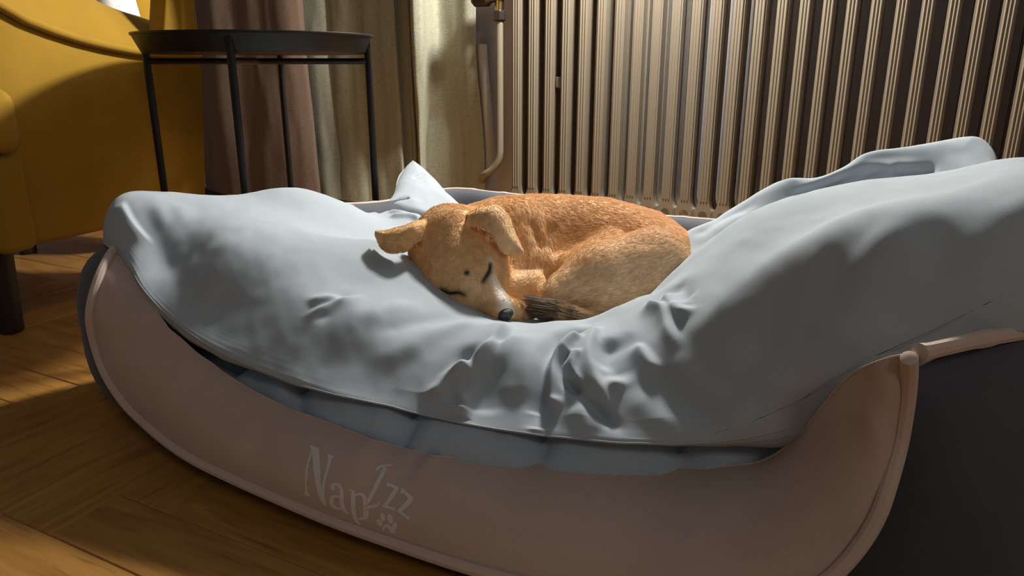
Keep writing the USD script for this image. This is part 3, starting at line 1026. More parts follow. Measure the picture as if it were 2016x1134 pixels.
# pit under the dog and behind it
CP += [np.array(p_) for p_ in ((.45, .36, .135), (.55, .42, .13), (.62, .50, .14), (.40, .48, .14), (.68, .38, .15), (.52, .30, .145), (.48, .57, .16), (.66, .58, .165), (.33, .45, .165), (.80, .47, .205), (.90, .50, .26), (1.0, .52, .30), (.90, .62, .275))]
# back left corner
CP += seqv(atv, [(836, 338, .66), (806, 358, .60), (880, 348, .66), (945, 384, .62)]) + seqv(atu, [(745, 425, .15), (790, 415, .17)]) + [np.array((.26, .50, .20))]
CP = np.array(CP)
OUTL = np.array([(.005, .045), (.012, .18), (.04, .31), (.075, .40), (.105, .47), (.095, .54), (.045, .62), (.012, .715), (.06, .705), (.18, .640), (.30, .60), (.48, .60), (.66, .60), (.80, .63), (.95, .695), (1.035, .72), (1.075, .60), (1.12, .42), (1.15, .27), (1.125, .155), (1.05, .105),
                 (.96, .098), (.88, .083), (.80, .062), (.70, .034), (.63, .018), (.56, .004), (.46, -.020), (.36, -.030), (.26, -.030), (.16, -.015), (.08, .008), (.03, .018)])
NT = 1100
OL = smooth_path(OUTL, NT, True)
CEN = np.array([.55, .33])
# seam height along the outline
seam_pts = np.array([(.005, .045, .250), (.012, .18, .255), (.04, .31, .252), (.075, .40, .240), (.105, .47, .228), (.095, .54, .228), (.045, .62, .245), (.018, .715, .254), (.18, .640, .20), (.30, .60, .17), (.48, .60, .15), (.66, .60, .155), (.80, .63, .21), (.95, .695, .30), (1.035, .72, .365), (1.075, .60, .31), (1.12, .42, .32), (1.15, .27, .31), (1.125, .155, .295), (1.05, .105, .272),
                     (.96, .098, .190), (.88, .083, .150), (.80, .062, .135), (.70, .034, .130), (.63, .018, .130), (.56, .004, .134), (.46, -.02, .142), (.36, -.030, .154), (.26, -.030, .175), (.16, -.015, .208), (.08, .008, .235), (.55, .33, .16)])
seam_f = RBFInterpolator(seam_pts[:, :2], seam_pts[:, 2], kernel='thin_plate_spline', smoothing=1e-4)
def round_r(u, v):
    return .100 - .030 * np.exp(-((u - .70) / .16) ** 2) * (v < .3)


_d = cKDTree(OL).query(CP[:, :2])[0]
_in = shapely.contains_xy(Polygon(OL), CP[:, 0], CP[:, 1])
_g = np.sqrt(np.clip(1 - (1 - np.clip(_d / round_r(CP[:, 0], CP[:, 1]), 0, 1)) ** 2, 0, 1))
_s = seam_f(CP[:, :2])
_fit = (CP[:, 1] < .45) & (_g > .45) & _in
CP[:, 2] = np.where(_fit, _s + (CP[:, 2] - _s) / np.maximum(_g, .3), CP[:, 2])
CP = CP[_in & (_g > .45)]
rbf = RBFInterpolator(CP[:, :2], CP[:, 2], kernel='thin_plate_spline', smoothing=1.5e-4)
NR = 230
sr = np.linspace(0, 1, NR)
rr = np.sin(sr * math.pi / 2) ** .9
UV = CEN + rr[:, None, None] * (OL[None] - CEN)
ol_tree = cKDTree(OL)
dE = ol_tree.query(UV.reshape(-1, 2))[0].reshape(UV.shape[:2])
RT = round_r(UV[..., 0], UV[..., 1])
g_ = np.sqrt(np.clip(1 - (1 - np.clip(dE / RT, 0, 1)) ** 2, 0, 1))
# thinner, flatter edge at the two back corners
hs = rbf(UV.reshape(-1, 2)).reshape(UV.shape[:2])
sm = seam_f(UV.reshape(-1, 2)).reshape(UV.shape[:2])
hz = sm + (np.maximum(hs, sm + .006) - sm) * g_
back = np.clip((UV[..., 1] - .52) / .08, 0, 1)
hz2 = sm + (np.maximum(hs, sm + .004) - sm) * np.sqrt(np.clip(1 - (1 - np.clip(dE / .045, 0, 1)) ** 2, 0, 1))
hz = hz * (1 - back) + hz2 * back
TOPV = wor(UV[..., 0], UV[..., 1], hz)


# underside
PERD = smooth_path(PERIM, 4000, True)


def support(u, v):
    d, k_ = cKDTree(PERD[:, :2]).query(np.stack([u, v], -1))
    hb = PERD[k_, 2] * np.clip(1 - (d / (PERD[k_, 3] * 1.15)) ** 2, 0, 1) ** .5
    return np.maximum(hb + .004, .128)


NB = 90
rb = np.sin(np.linspace(0, 1, NB) * math.pi / 2) ** .9
UVb = CEN + rb[:, None, None] * (OL[None] - CEN)
dB = ol_tree.query(UVb.reshape(-1, 2))[0].reshape(UVb.shape[:2])
gb = np.sqrt(np.clip(1 - (1 - np.clip(dB / .075, 0, 1)) ** 2, 0, 1))
smb = seam_f(UVb.reshape(-1, 2)).reshape(UVb.shape[:2])
sup = support(UVb[..., 0], UVb[..., 1])
topb = np.minimum(rbf(UVb.reshape(-1, 2)).reshape(UVb.shape[:2]) - .012, 9)
zb_ = smb - np.maximum(smb - np.minimum(sup, topb), .0) * gb
BOTV = wor(UVb[..., 0], UVb[..., 1], zb_)

ft = grid_faces(NR, NT, True)
fb = grid_faces(NB, NT, True)[:, ::-1]
# share the seam ring
offB = NR * NT
remap = np.arange(NB * NT) + offB
remap[(NB - 1) * NT:] = (NR - 1) * NT + np.arange(NT)
PV = np.vstack([TOPV.reshape(-1, 3), BOTV.reshape(-1, 3)])
PF = np.vstack([ft, remap[fb]])
pil = trimesh.Trimesh(PV, PF, process=False)
if pil.volume < 0:
    PF = PF[:, ::-1]


# creases: polylines over the cloth, picked in the picture and laid on the surface
_m = trimesh.Trimesh(PV, PF, process=False)
_m.remove_unreferenced_vertices()
PV, PF = np.array(_m.vertices), np.array(_m.faces)
TOPM = _m


def drape(px_pts, n=240):
    p2 = smooth_path(np.array(px_pts, float), n)
    dirs = np.array([ray(*p_) for p_ in p2])
    dirs /= np.linalg.norm(dirs, axis=1, keepdims=True)
    hit, ri, _ = TOPM.ray.intersects_location(np.tile(C0, (n, 1)), dirs, multiple_hits=False)
    o_ = np.argsort(ri)
    return hit[o_], ri[o_] / (n - 1.0)


def crease(disp, N, px_pts, amp, wid_, taper=(0.15, .3), kind='ridge', wid2=None):
    c, t = drape(px_pts)
    if len(c) < 4:
        return
    W2 = wid2 or wid_
    near = cKDTree(c)
    cand = np.unique(np.concatenate([np.asarray(x) for x in cKDTree(PV).query_ball_point(c, max(wid_, W2) * 3.2)])).astype(int) if True else None
    if len(cand) == 0:
        return
    d, k_ = near.query(PV[cand])
    tp_ = np.interp(t[k_], [0, taper[0], 1 - taper[1], 1], [0, 1, 1, 0])
    tp_ = tp_ * tp_ * (3 - 2 * tp_)
    if kind == 'ridge':
        disp[cand] += amp * tp_ * np.exp(-(d / wid_) ** 2)
    elif kind == 'fold':            # a ridge with a sharp valley on its lower side
        tg_ = np.gradient(c, axis=0)
        tg_ /= np.linalg.norm(tg_, axis=1, keepdims=True) + 1e-9
        sd_ = np.cross(tg_[k_], N[cand])
        s_ = ((PV[cand] - c[k_]) * sd_).sum(1)
        prof_ = np.where(s_ > 0, np.exp(-(s_ / W2) ** 2), np.exp(-(s_ / (wid_ * .45)) ** 2) * (1 + .9 * (s_ / (wid_ * .45))))
        perp = np.sqrt(np.maximum(d ** 2 - s_ ** 2, 0))
        disp[cand] += amp * tp_ * prof_ * np.exp(-(perp / (wid_ * 2)) ** 2)


disp = np.zeros(len(PV))
N0 = vnormals(PV, PF)
CREASES = [
    # (points, amplitude, width, taper, kind, width2) in metres
    # left hump wrinkles
    ([(860, 765), (930, 725), (985, 690), (1040, 655)], .010, .016, (.3, .2), 'fold', .022),
    ([(835, 800), (880, 768), (915, 745), (935, 735)], .009, .009, (.3, .1), 'ridge', None),
    ([(700, 722), (780, 700), (860, 660), (960, 645), (1010, 640)], .006, .016, (.4, .3), 'ridge', None),
    ([(600, 600), (650, 590), (690, 600)], .005, .008, (.3, .4), 'ridge', None),
    ([(590, 630), (640, 605), (680, 590), (720, 580)], .006, .008, (.4, .4), 'fold', .012),
    ([(620, 640), (660, 600), (690, 570)], -.004, .007, (.3, .4), 'ridge', None),
    ([(700, 640), (760, 610), (840, 600)], .004, .014, (.3, .4), 'ridge', None),
    ([(730, 660), (800, 640), (900, 620)], -.004, .012, (.3, .4), 'ridge', None),
    ([(240, 400), (262, 440), (300, 480)], .007, .012, (.1, .4), 'fold', .018),
    ([(300, 395), (318, 425), (328, 460)], .0028, .012, (.3, .5), 'ridge', None),
    ([(345, 395), (360, 425), (372, 455)], .0025, .012, (.3, .5), 'ridge', None),
    ([(268, 400), (290, 440), (330, 510), (400, 600)], -.003, .016, (.2, .5), 'ridge', None),
    # the gathered middle: overlapping flap and hanging folds
    ([(1012, 640), (975, 690), (945, 740), (925, 790), (912, 826)], .017, .012, (.15, .02), 'fold', .05),
    ([(932, 690), (918, 750), (900, 812)], -.012, .012, (.3, .1), 'ridge', None),
    ([(940, 735), (915, 740), (908, 770), (912, 805)], .008, .006, (.2, .1), 'ridge', None),
    ([(1165, 645), (1110, 655), (1075, 690), (1066, 740), (1062, 800), (1058, 848)], -.016, .009, (.1, .05), 'ridge', None),
    ([(1150, 665), (1100, 690), (1086, 730), (1082, 780), (1105, 805)], .012, .007, (.1, .1), 'ridge', None),
    ([(1120, 690), (1104, 715), (1118, 748), (1150, 770)], -.012, .005, (.1, .2), 'ridge', None),
    ([(1145, 690), (1130, 725), (1150, 765), (1190, 800)], .010, .007, (.1, .3), 'fold', .010),
    ([(1105, 735), (1140, 768), (1170, 800), (1240, 870)], -.012, .006, (.2, .5), 'ridge', None),
    ([(1185, 640), (1165, 690), (1180, 750), (1210, 808)], .009, .009, (.1, .4), 'fold', .014),
    ([(1205, 660), (1190, 700), (1215, 760)], -.010, .010, (.2, .3), 'ridge', None),
    ([(1052, 800), (1056, 830), (1050, 850)], .008, .006, (.2, .1), 'ridge', None),
    ([(1040, 660), (1020, 730), (1012, 800)], .004, .020, (.3, .3), 'ridge', None),
    ([(985, 700), (968, 760), (955, 822)], -.004, .012, (.3, .2), 'ridge', None),
    ([(1130, 790), (1150, 830), (1180, 860)], .005, .012, (.3, .3), 'ridge', None),
    ([(1240, 760), (1290, 820), (1350, 865)], .005, .016, (.3, .3), 'ridge', None),
    # right hump wrinkles
    ([(1270, 600), (1310, 610), (1330, 660), (1350, 690)], .010, .009, (.15, .4), 'fold', .014),
    ([(1318, 580), (1330, 606), (1350, 617), (1362, 606)], .010, .009, (.1, .2), 'ridge', None),
    ([(1330, 560), (1345, 585), (1350, 596)], -.005, .012, (.2, .2), 'ridge', None),
    ([(1240, 650), (1215, 690), (1228, 760)], -.007, .014, (.3, .3), 'ridge', None),
    ([(1250, 670), (1275, 700), (1300, 735)], .008, .010, (.3, .3), 'fold', .014),
    ([(1180, 700), (1200, 740), (1230, 770)], .007, .008, (.3, .3), 'ridge', None),
    ([(1225, 690), (1360, 790), (1440, 850), (1490, 870)], -.005, .018, (.3, .3), 'ridge', None),
    ([(1280, 690), (1400, 770), (1500, 850)], .006, .022, (.3, .2), 'ridge', None),
    ([(1340, 690), (1440, 770), (1540, 840)], -.005, .016, (.3, .3), 'ridge', None),
    ([(1380, 660), (1500, 760), (1570, 820)], .005, .022, (.3, .3), 'ridge', None),
    # lit back part: long shallow creases
    ([(1540, 395), (1600, 372), (1680, 345), (1760, 335)], -.008, .006, (.2, .2), 'ridge', None),
    ([(1560, 385), (1640, 352), (1720, 332), (1840, 330)], .006, .010, (.2, .2), 'ridge', None),
    ([(1750, 336), (1800, 338), (1850, 335)], -.010, .008, (.2, .2), 'ridge', None),
    ([(1360, 470), (1420, 430), (1500, 395)], -.004, .010, (.2, .3), 'ridge', None),
    # creases by the back left corner
    ([(720, 425), (770, 404), (830, 392)], .006, .010, (.2, .2), 'fold', .014),
    ([(768, 399), (785, 393), (808, 391)], -.014, .008, (.2, .2), 'ridge', None),
    ([(756, 408), (790, 410), (820, 416), (848, 426)], -.020, .010, (.15, .2), 'ridge', None),
    ([(760, 416), (800, 418), (838, 432)], .009, .005, (.2, .2), 'ridge', None),
    ([(765, 428), (800, 425), (832, 438)], .009, .005, (.2, .2), 'ridge', None),
    ([(812, 349), (826, 343), (842, 336)], -.006, .005, (.2, .3), 'ridge', None),
]
for cset in CREASES:
    crease(disp, N0, *cset)
from scipy.ndimage import gaussian_filter
_dt = np.concatenate([disp[:NR * NT].reshape(NR, NT)] * 1, 0)
disp[:NR * NT] = gaussian_filter(_dt, (.9, 1.0), mode=('nearest', 'wrap')).ravel()
loose = (meshkit.fbm(np.c_[PV[:, 0] * 7, PV[:, 1] * 7, PV[:, 2] * 7], 3, 31) - .5) * .007
fine_n = (meshkit.fbm(np.c_[PV[:, 0] * 38, PV[:, 1] * 22, PV[:, 2] * 30], 2, 37) - .5) * .0028
edge_f = np.clip(ol_tree.query(loc(PV)[:, :2])[0] / .02, 0, 1)
PVd = PV + N0 * (disp * edge_f + loose + fine_n)[:, None]
pw_thing = thing('pillow', 'large blue-grey cotton pillow filling the dog bed around the sleeping dog', 'pillow', wor(.55, .3, .13))
part(pw_thing, 'pillowcase', trimesh.Trimesh(PVd, PF, process=False), M_pillow, True)
sm_i = (NR - 1) * NT + np.arange(NT)
part(pw_thing, 'seam', tube(PVd[sm_i][::3], .0012, 6, closed=True), M_pillow, True)

# ------------------------------------------------------------------ dog
prims = []       # (kind, a, b, ra, rb, k, flow)
DP = lambda t3: atY(*t3)


def rc(a, b_, ra, rb_, k=.02, flow=None):
    a, b_ = DP(a), DP(b_)
    f = (b_ - a) if flow is None else np.asarray(flow, float)
    prims.append((a, b_, ra, rb_, k, f / (np.linalg.norm(f) + 1e-9)))


# trunk, curled from the neck round to the rump
rc((905, 468, 1.05), (1000, 478, 1.095), .046, .060, .03)
rc((1000, 478, 1.095), (1075, 497, 1.125), .060, .080, .04)
rc((1075, 497, 1.125), (1180, 506, 1.135), .082, .083, .04)
rc((1180, 506, 1.135), (1262, 520, 1.11), .083, .074, .04)
rc((1262, 520, 1.11), (1312, 532, 1.065), .072, .056, .04)
rc((1300, 535, 1.06), (1318, 560, 1.02), .054, .042, .03)
rc((1040, 560, 1.06), (1200, 590, 1.05), .06, .06, .04)          # belly and chest mass
# shoulder, upper arm, forearm, paw
rc((1022, 462, 1.075), (1043, 528, 1.025), .042, .033, .022)
rc((1050, 452, 1.052), (1066, 520, 1.014), .012, .011, .012)
rc((1028, 448, 1.052), (1036, 500, 1.02), .012, .010, .012)
rc((1005, 500, 1.05), (1010, 560, 1.0), .036, .03, .02)
rc((1050, 560, .985), (997, 574, .962), .0185, .020, .008)
rc((1040, 588, .985), (1008, 594, .965), .022, .02, .012)
rc((1046, 618, .935), (1016, 616, .918), .0135, .0165, .008)
# hind leg
rc((1092, 582, .952), (1180, 553, .980), .025, .049, .008, (1, .3, .5))
rc((1180, 553, .980), (1284, 526, 1.012), .049, .056, .011, (1, .3, .3))
rc((1095, 592, .955), (1180, 622, .945), .020, .026, .012)
rc((1180, 600, .955), (1270, 585, .97), .036, .044, .02)
rc((1112, 520, 1.005), (1205, 470, 1.045), .010, .012, .022)      # flank fold
# tail
TAILP = [(1330, 590, .99), (1290, 622, .945), (1230, 642, .915), (1160, 634, .905), (1105, 615, .905), (1055, 602, .915)]
TR = [.018, .017, .016, .0145, .0125, .008]
for i in range(5):
    rc(TAILP[i], TAILP[i + 1], TR[i], TR[i + 1], .006)
# head
HK = .018
rc((884, 474, 1.008), (918, 532, .965), .050, .043, .022, (-.4, .1, .8))
rc((918, 532, .965), (940, 566, .935), .040, .029, HK, (-.4, .1, .8))
rc((940, 567, .932), (985, 606, .902), .0265, .0175, HK, (-.5, .1, .8))
rc((948, 580, .94), (985, 612, .91), .022, .015, .012, (-.5, .1, .8))
rc((858, 512, 1.0), (872, 560, .962), .036, .030, .022, (-.4, .1, .8))
rc((960, 492, .995), (962, 528, .965), .034, .026, .02, (-.2, .1, .8))
rc((870, 560, .96), (915, 592, .93), .028, .020, .018, (-.5, .1, .8))
# brows
rc((897, 562, .937), (912, 566, .932), .0125, .010, .012, (-.5, .1, .8))
rc((950, 528, .942), (957, 540, .937), .0125, .010, .012, (-.2, .1, .8))


def bez_sheet(A, B, bulge, n=36, m=22):
    A = smooth_path(np.array([DP(a) for a in A]), n)
    B = smooth_path(np.array([DP(b_) for b_ in B]), n)
    w_ = np.linspace(0, 1, m)
    g = A[:, None] * (1 - w_[None, :, None]) + B[:, None] * w_[None, :, None]
    g = g + (np.sin(w_ * math.pi) ** .8)[None, :, None] * np.asarray(bulge)[None, None]
    return g


earL = bez_sheet([(842, 440, 1.0), (820, 438, .983), (793, 447, .974), (765, 456, .974), (744, 461, .982)],
                 [(838, 466, .985), (822, 476, .958), (800, 493, .95), (770, 497, .955), (746, 476, .978)], (0, -.014, .010))
earR = bez_sheet([(916, 450, .975), (944, 446, .958), (966, 457, .948), (979, 478, .944), (988, 494, .946), (1006, 503, .955), (1021, 508, .962)],
                 [(922, 424, 1.0), (950, 410, 1.0), (978, 406, 1.0), (998, 425, 1.0), (1011, 455, .992), (1023, 485, .98), (1026, 503, .968)], (.003, -.012, .010))
EARS = np.vstack([earL.reshape(-1, 3), earR.reshape(-1, 3)])
ear_tree = cKDTree(EARS)
EAR_FLOW = np.vstack([np.gradient(e_, axis=0).reshape(-1, 3) for e_ in (earL, earR)])
EAR_FLOW /= np.linalg.norm(EAR_FLOW, axis=1, keepdims=True)
hh = .0024
lo = np.min([np.minimum(p_[0] - p_[2], p_[1] - p_[3]) for p_ in prims], 0) - .012
hi = np.max([np.maximum(p_[0] + p_[2], p_[1] + p_[3]) for p_ in prims], 0) + .012
lo, hi = np.minimum(lo, EARS.min(0) - .012), np.maximum(hi, EARS.max(0) + .012)
dims = np.ceil((hi - lo) / hh).astype(int) + 1
ax = [lo[i] + hh * np.arange(dims[i]) for i in range(3)]
GX = np.stack(np.meshgrid(*ax, indexing='ij'), -1).reshape(-1, 3).astype(np.float32)


def smin(a, b_, k):
    h = np.clip(.5 + .5 * (b_ - a) / k, 0, 1)
    return b_ * (1 - h) + a * h - k * h * (1 - h)


def rc_d(p, a, b_, ra, rb_):
    ab = (b_ - a).astype(np.float32)
    t = np.clip(((p - a.astype(np.float32)) @ ab) / (ab @ ab), 0, 1)
    return np.linalg.norm(p - a.astype(np.float32) - t[:, None] * ab, axis=1) - (ra + t * (rb_ - ra))


def dog_sdf(p):
    d = np.full(len(p), .3, np.float32)
    for a, b_, ra, rb_, k, _ in prims:
        d = smin(rc_d(p, a, b_, ra, rb_).astype(np.float32), d, k)
    # grooves: closed eyes, mouth line, creases
    for c_, r_, k in GROOVES:
        for i in range(len(c_) - 1):
            g = rc_d(p, c_[i], c_[i + 1], r_, r_)
            d = -smin(g.astype(np.float32), -d, k)
    return d


def surf_pt(x, y):
    """Distance along the picture ray at which the head begins (used to seat the eyes, nose and grooves)."""
    d = ray(x, y)
    d = d / np.linalg.norm(d)
    t = .6
    for _ in range(80):
        s_ = dog_sdf_plain((C0 + d * t)[None].astype(np.float32))[0]
        t += max(s_, -.01) * .8
        if abs(s_) < 2e-4:
            break
    return C0 + d * t


def dog_sdf_plain(p):
    global GROOVES
    keep_, GROOVES = GROOVES, []
    d = dog_sdf(p)
    GROOVES = keep_
    return d


GROOVES = []
eye1 = np.array([surf_pt(x, y) for x, y in ((868, 570), (885, 577), (902, 576), (913, 581))])
eye2 = np.array([surf_pt(x, y) for x, y in ((966, 520), (964, 534), (956, 546), (951, 554))])
gap = [np.array([surf_pt(x, y) for x, y in pts_]) for pts_ in (
    [(1086, 446), (1076, 480), (1069, 520), (1066, 560), (1060, 575)],
    [(1050, 440), (1058, 462), (1062, 480)],
    [(990, 545), (1000, 548)],
    [(985, 500), (990, 530), (986, 548)])]
GROOVES = [(eye1, .0022, .004), (eye2, .0022, .004), (gap[0], .004, .010), (gap[1], .003, .010), (gap[3], .004, .008)]
near_b = np.zeros(len(GX), bool)
D = dog_sdf(GX)
cand = np.zeros(len(GX), bool)
be_ = np.abs(GX - (EARS.min(0) + EARS.max(0)) / 2) < (EARS.max(0) - EARS.min(0)) / 2 + .02
cand = be_.all(1)
de, _ = ear_tree.query(GX[cand], distance_upper_bound=.03)
de = np.where(np.isfinite(de), de, .03) - .0023
D[cand] = smin(de.astype(np.float32), D[cand], .004)
dog = surface_nets(D.reshape(dims), lo, hh)
dog.vertices = relax(np.array(dog.vertices), dog.faces, 6)
comp = dog.split(only_watertight=False)
if len(comp) > 1:
    dog = max(comp, key=lambda c: len(c.faces))
DV, DF = np.array(dog.vertices), np.array(dog.faces)
DN = vnormals(DV, DF)
# muscle and skin relief
DV = DV + DN * ((meshkit.fbm(DV * 40, 3, 8) - .5) * .0028)[:, None]
DN = vnormals(DV, DF)


def seg_d(p, pts_):
    pts_ = np.array(pts_)
    d = np.full(len(p), 9.)
    for i in range(len(pts_) - 1):
        d = np.minimum(d, rc_d(p, pts_[i], pts_[i + 1], 0, 0))
    return d


def coat_color(p, n):
    """The coat's markings, and shade painted in and under the ears, as a function of place on the body."""
    base = np.array([.72, .43, .19])
    c = np.tile(base, (len(p), 1))

    def mixc(col, w_):
        nonlocal c
        w_ = np.clip(w_, 0, 1)[:, None]
        c = c * (1 - w_) + np.asarray(col) * w_
    g = lambda pts_, r_: np.exp(-(seg_d(p, [DP(q_) for q_ in pts_]) / r_) ** 2)
    no = meshkit.fbm(p * 60, 3, 3)
    mixc((.80, .60, .39), g([(1110, 565, .95), (1200, 545, .95), (1290, 530, .97)], .055) * .95)         # pale thigh
    mixc((.46, .24, .09), g([(1095, 445, 1.06), (1130, 430, 1.10)], .028) * (.25 + .5 * no))              # darker shoulder saddle
    mixc((.48, .28, .12), g([(1215, 465, 1.06), (1320, 500, 1.0)], .020) * (.2 + .6 * no))
    mixc((.74, .46, .21), g([(880, 470, .95), (920, 520, .92)], .04) * .5)
    mixc((.82, .60, .38), g([(925, 555, .92), (950, 590, .89)], .016) * .65)                               # pale muzzle bridge
    mixc((.80, .60, .40), g([(890, 560, .93), (905, 566, .925)], .010) * .6)
    mixc((.52, .29, .12), g([(945, 600, .89), (985, 612, .88)], .012) * .7)
    mixc((.88, .82, .72), np.exp(-(seg_d(p, BLAZE) / .0088) ** 2) * 1.25)            # white edge of the muzzle
    mixc((.82, .68, .50), np.exp(-(seg_d(p, BLAZE2) / .006) ** 2) * .8)
    mixc((.66, .48, .30), np.exp(-(cKDTree(earR.reshape(-1, 3)[earR.reshape(-1, 3)[:, 0] > -.03]).query(p)[0] / .006) ** 2) * .45)
    mixc((.26, .13, .06), g([(834, 452, .985), (829, 470, .975), (818, 484, .965)], .007) * .75)  # shade in the left ear's hollow, put into the coat colour
    mixc((.20, .10, .05), g([(806, 488, .985), (816, 505, .985)], .012) * .7)  # shadow below the left ear flap, painted on the head
    mixc((.30, .15, .07), g([(950, 458, .975), (966, 470, .968)], .008) * .7)  # shade inside the right ear's opening, painted as darker coat
    for e_ in (eye1, eye2):
        mixc((.035, .018, .010), np.exp(-(seg_d(p, e_) / .0034) ** 2) * 1.1)
    mixc((.03, .018, .012), np.exp(-(np.linalg.norm(p - MOLE, axis=1) / .0042) ** 4))
    mixc((.25, .15, .08), g(TAILP[2:], .016) * .85)
    return c


BLAZE = [surf_pt(x, y) for x, y in ((975, 552), (984, 572), (994, 592), (1003, 612))]
BLAZE2 = [surf_pt(x, y) for x, y in ((966, 512), (972, 535), (976, 552))]
MOLE = surf_pt(919, 537)
DC = coat_color(DV, DN)
M_coat = usdkit.material(stage, '/World/Looks/dog_coat', {
    'a': ('attribute', {'attribute': 'coat'}), 'g': ('geometry', {}), 'n': ('noise_texture', {'scale': 420, 'detail': 3}), 'n2': ('noise_texture', {'scale': 90, 'detail': 4}),
    'v': ('map_range', {'from_min': .3, 'from_max': .7, 'to_min': .82, 'to_max': 1.14}), 'h': ('hsv', {}), 'b': ('bump', {'strength': .35, 'distance': .0012}),
    'p': ('principled_bsdf', {'roughness': .75, 'specular_ior_level': .25, 'sheen_weight': .25, 'sheen_roughness': .45, 'sheen_tint': (1, .8, .55)})},
    [('g.position', 'n.vector'), ('g.position', 'n2.vector'), ('n2.fac', 'v.value'), ('v.result', 'h.value'), ('a.color', 'h.color'), ('h.color', 'p.base_color'), ('n.fac', 'b.height'), ('b.normal', 'p.normal')], 'p.BSDF')
M_fur = usdkit.material(stage, '/World/Looks/dog_fur', {
    'a': ('attribute', {'attribute': 'coat'}),
    'p': ('principled_bsdf', {'roughness': .55, 'specular_ior_level': .35})},
    [('a.color', 'p.base_color')], 'p.BSDF')
M_nose = plain('dog_nose', (.035, .037, .042), .38, bump=.6, scale=900)
M_dark = plain('dog_eyelid', (.018, .010, .007), .5)
dg = thing('dog', 'small tan short-haired dog curled asleep with head on the blue-grey pillow', 'dog', (.1, 1.03, .14))


def with_coat(path, arr, interp='vertex'):
    p_ = UsdGeom.PrimvarsAPI(stage.GetPrimAtPath(path)).CreatePrimvar('coat', Sdf.ValueTypeNames.Color3fArray, interp)
    p_.Set(Vt.Vec3fArray.FromNumpy(np.asarray(arr, np.float32)))


bp = part(dg, 'body', trimesh.Trimesh(DV, DF, process=False), M_coat, True)
with_coat(bp, DC)
for e_ in (eye1, eye2):
    pth = smooth_path(e_, 16)
    toward = (C0 - pth) / np.linalg.norm(C0 - pth, axis=1, keepdims=True)
    part(dg, 'closed_eye', tube(pth - toward * .0012, np.sin(np.linspace(.25, math.pi - .25, 16)) * .0015, 8), M_dark, label='dark closed eyelid line')
# nose
np_ = surf_pt(994, 618)
hd = DP((985, 606, .902)) - DP((940, 567, .932))
hd /= np.linalg.norm(hd)
side_ = np.cross(hd, [0, 0, 1])
side_ /= np.linalg.norm(side_)
upv = np.cross(side_, hd)
nc = DP((996, 619, .889))
ns = trimesh.creation.icosphere(4, 1.0)
nv_ = ns.vertices.copy()
sc_ = nv_ * [.0112, .0080, .0088]
for sgn in (-1, 1):
    dd = np.linalg.norm((nv_ - np.array([sgn * .55, .80, -.15]) / np.linalg.norm([.55, .80, .15])), axis=1)
    sc_ -= nv_ * (np.exp(-(dd / .26) ** 2) * .0035)[:, None]
sc_ -= nv_ * (np.exp(-(nv_[:, 0] / .07) ** 2) * (nv_[:, 2] < .3) * (nv_[:, 1] > 0) * .0012)[:, None]
ns.vertices = nc + sc_[:, :1] * side_ + sc_[:, 1:2] * hd + sc_[:, 2:3] * upv
part(dg, 'nose', ns, M_nose, True, label='dark grey nose')

# fur: short hairs laid along the body
rf = np.random.default_rng(5)


def curves(parent, name, pts_, widths, mat, cols, label=None):
    path = numbered(parent + '/' + name)
    n_, k_, _ = pts_.shape
    c = UsdGeom.BasisCurves.Define(stage, path)
    c.CreateTypeAttr('linear')
    c.CreateCurveVertexCountsAttr(Vt.IntArray.FromNumpy(np.full(n_, k_, np.int32)))
    c.CreatePointsAttr(Vt.Vec3fArray.FromNumpy((pts_ - origin[parent]).reshape(-1, 3).astype(np.float32)))
    c.CreateWidthsAttr(Vt.FloatArray.FromNumpy(np.tile(widths, n_).astype(np.float32)))
    c.SetWidthsInterpolation('vertex')
    UsdShade.MaterialBindingAPI.Apply(c.GetPrim()).Bind(mat)
    with_coat(path, np.repeat(cols, k_, 0))
    tag(c.GetPrim(), label, kind='stuff')
    return path


def flow_at(p):
    w_ = np.zeros((len(p), 3))
    for a, b_, ra, rb_, k, f in prims:
        d = rc_d(p, a, b_, ra, rb_)
        w_ += np.exp(-np.maximum(d, 0) / .006)[:, None] * f
    return w_


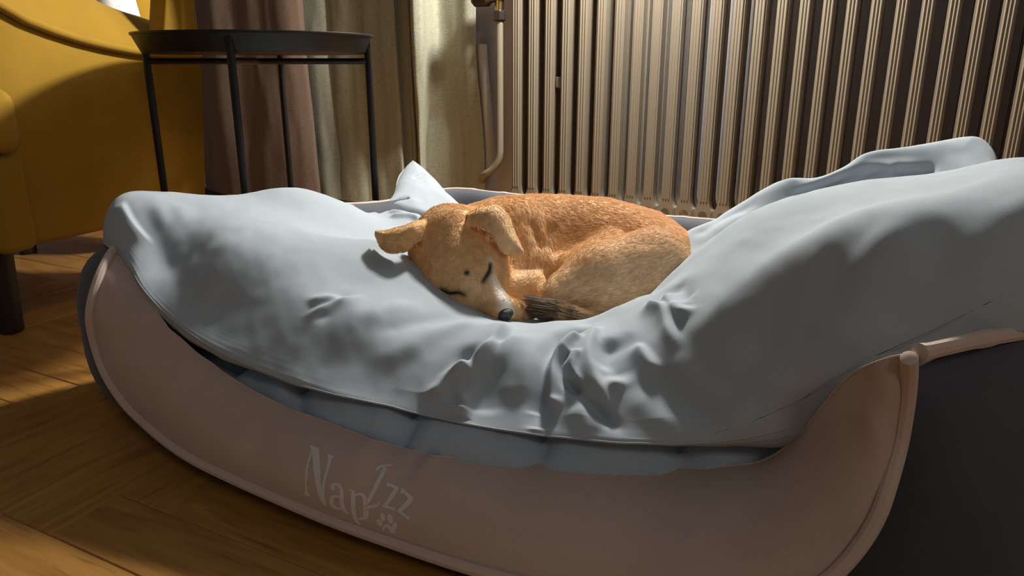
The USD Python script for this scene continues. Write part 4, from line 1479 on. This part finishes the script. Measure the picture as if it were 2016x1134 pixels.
def hairs(n, length, width, lift, seed, clump=0):
    r_ = np.random.default_rng(seed)
    tri = DV[DF]
    ar = np.linalg.norm(np.cross(tri[:, 1] - tri[:, 0], tri[:, 2] - tri[:, 0]), axis=1)
    fi = r_.choice(len(DF), n, p=ar / ar.sum())
    b2 = r_.random((n, 2))
    s_ = np.sqrt(b2[:, :1])
    bc_ = np.concatenate([1 - s_, s_ * (1 - b2[:, 1:]), s_ * b2[:, 1:]], 1)
    p = (tri[fi] * bc_[..., None]).sum(1)
    nn_ = (DN[DF[fi]] * bc_[..., None]).sum(1)
    nn_ /= np.linalg.norm(nn_, axis=1, keepdims=True)
    fl_ = flow_at(p.astype(np.float32))
    ed_, ei_ = ear_tree.query(p)
    fl_ = np.where((ed_ < .006)[:, None], EAR_FLOW[ei_], fl_)
    fl_ += (r_.normal(size=(n, 3))) * .18 * np.linalg.norm(fl_, axis=1, keepdims=True)
    fl_ -= nn_ * (fl_ * nn_).sum(1, keepdims=True)
    fl_ /= np.linalg.norm(fl_, axis=1, keepdims=True) + 1e-9
    head = np.linalg.norm(p - DP((930, 540, .96)), axis=1)
    ear_d = ear_tree.query(p)[0]
    L = length * (.6 + .8 * r_.random(n)) * np.clip(.35 + (head - .05) / .10, .35, 1)
    L = np.where(ear_d < .006, L * .45, L)
    lf = lift * (.4 + 1.2 * r_.random(n))
    p1 = p + (fl_ * .5 + nn_ * lf[:, None] * .55) * L[:, None]
    p2 = p + (fl_ + nn_ * lf[:, None] * .75) * L[:, None]
    eye_d = np.minimum(seg_d(p, eye1), seg_d(p, eye2))
    ok = (eye_d > .004) & (np.linalg.norm(p - nc, axis=1) > .0135) & (np.linalg.norm(p - MOLE, axis=1) > .003)
    col = coat_color(p, nn_) * (.72 + .55 * r_.random((n, 1)))
    return np.stack([p - nn_ * .0006, p1, p2], 1)[ok], col[ok]


hp, hc = hairs(120000, .0072, .0003, .18, 41)
curves(dg, 'fur', hp, np.array([.00042, .00034, .00010]), M_fur, np.clip(hc, 0, 1), 'short tan coat')
# longer dark hair of the tail brush
TC_ = smooth_path(np.array([DP(q_) for q_ in TAILP]), 200)
n = 3600
ti = rf.integers(70, 196, n)
tgv = np.gradient(TC_, axis=0)
tgv /= np.linalg.norm(tgv, axis=1, keepdims=True)
rv = rf.normal(size=(n, 3))
rv -= tgv[ti] * (rv * tgv[ti]).sum(1, keepdims=True)
rv /= np.linalg.norm(rv, axis=1, keepdims=True)
trr = np.interp(ti, np.linspace(0, 199, 6), TR)
p0 = TC_[ti] + rv * trr[:, None] * .85
Lh = .026 * (.6 + .7 * rf.random(n))
p1 = p0 + (tgv[ti] * .5 + rv * .10) * Lh[:, None]
p2 = p0 + (tgv[ti] + rv * .12 + [0, 0, -.05]) * Lh[:, None]
tcol = np.where(rf.random((n, 1)) < .55, np.array([[.10, .060, .035]]), np.array([[.34, .23, .13]])) * (.6 + .8 * rf.random((n, 1)))
curves(dg, 'tail_fur', np.stack([p0, p1, p2], 1), np.array([.0006, .0005, .00012]), M_fur, tcol, 'dark brown brush of the tail')
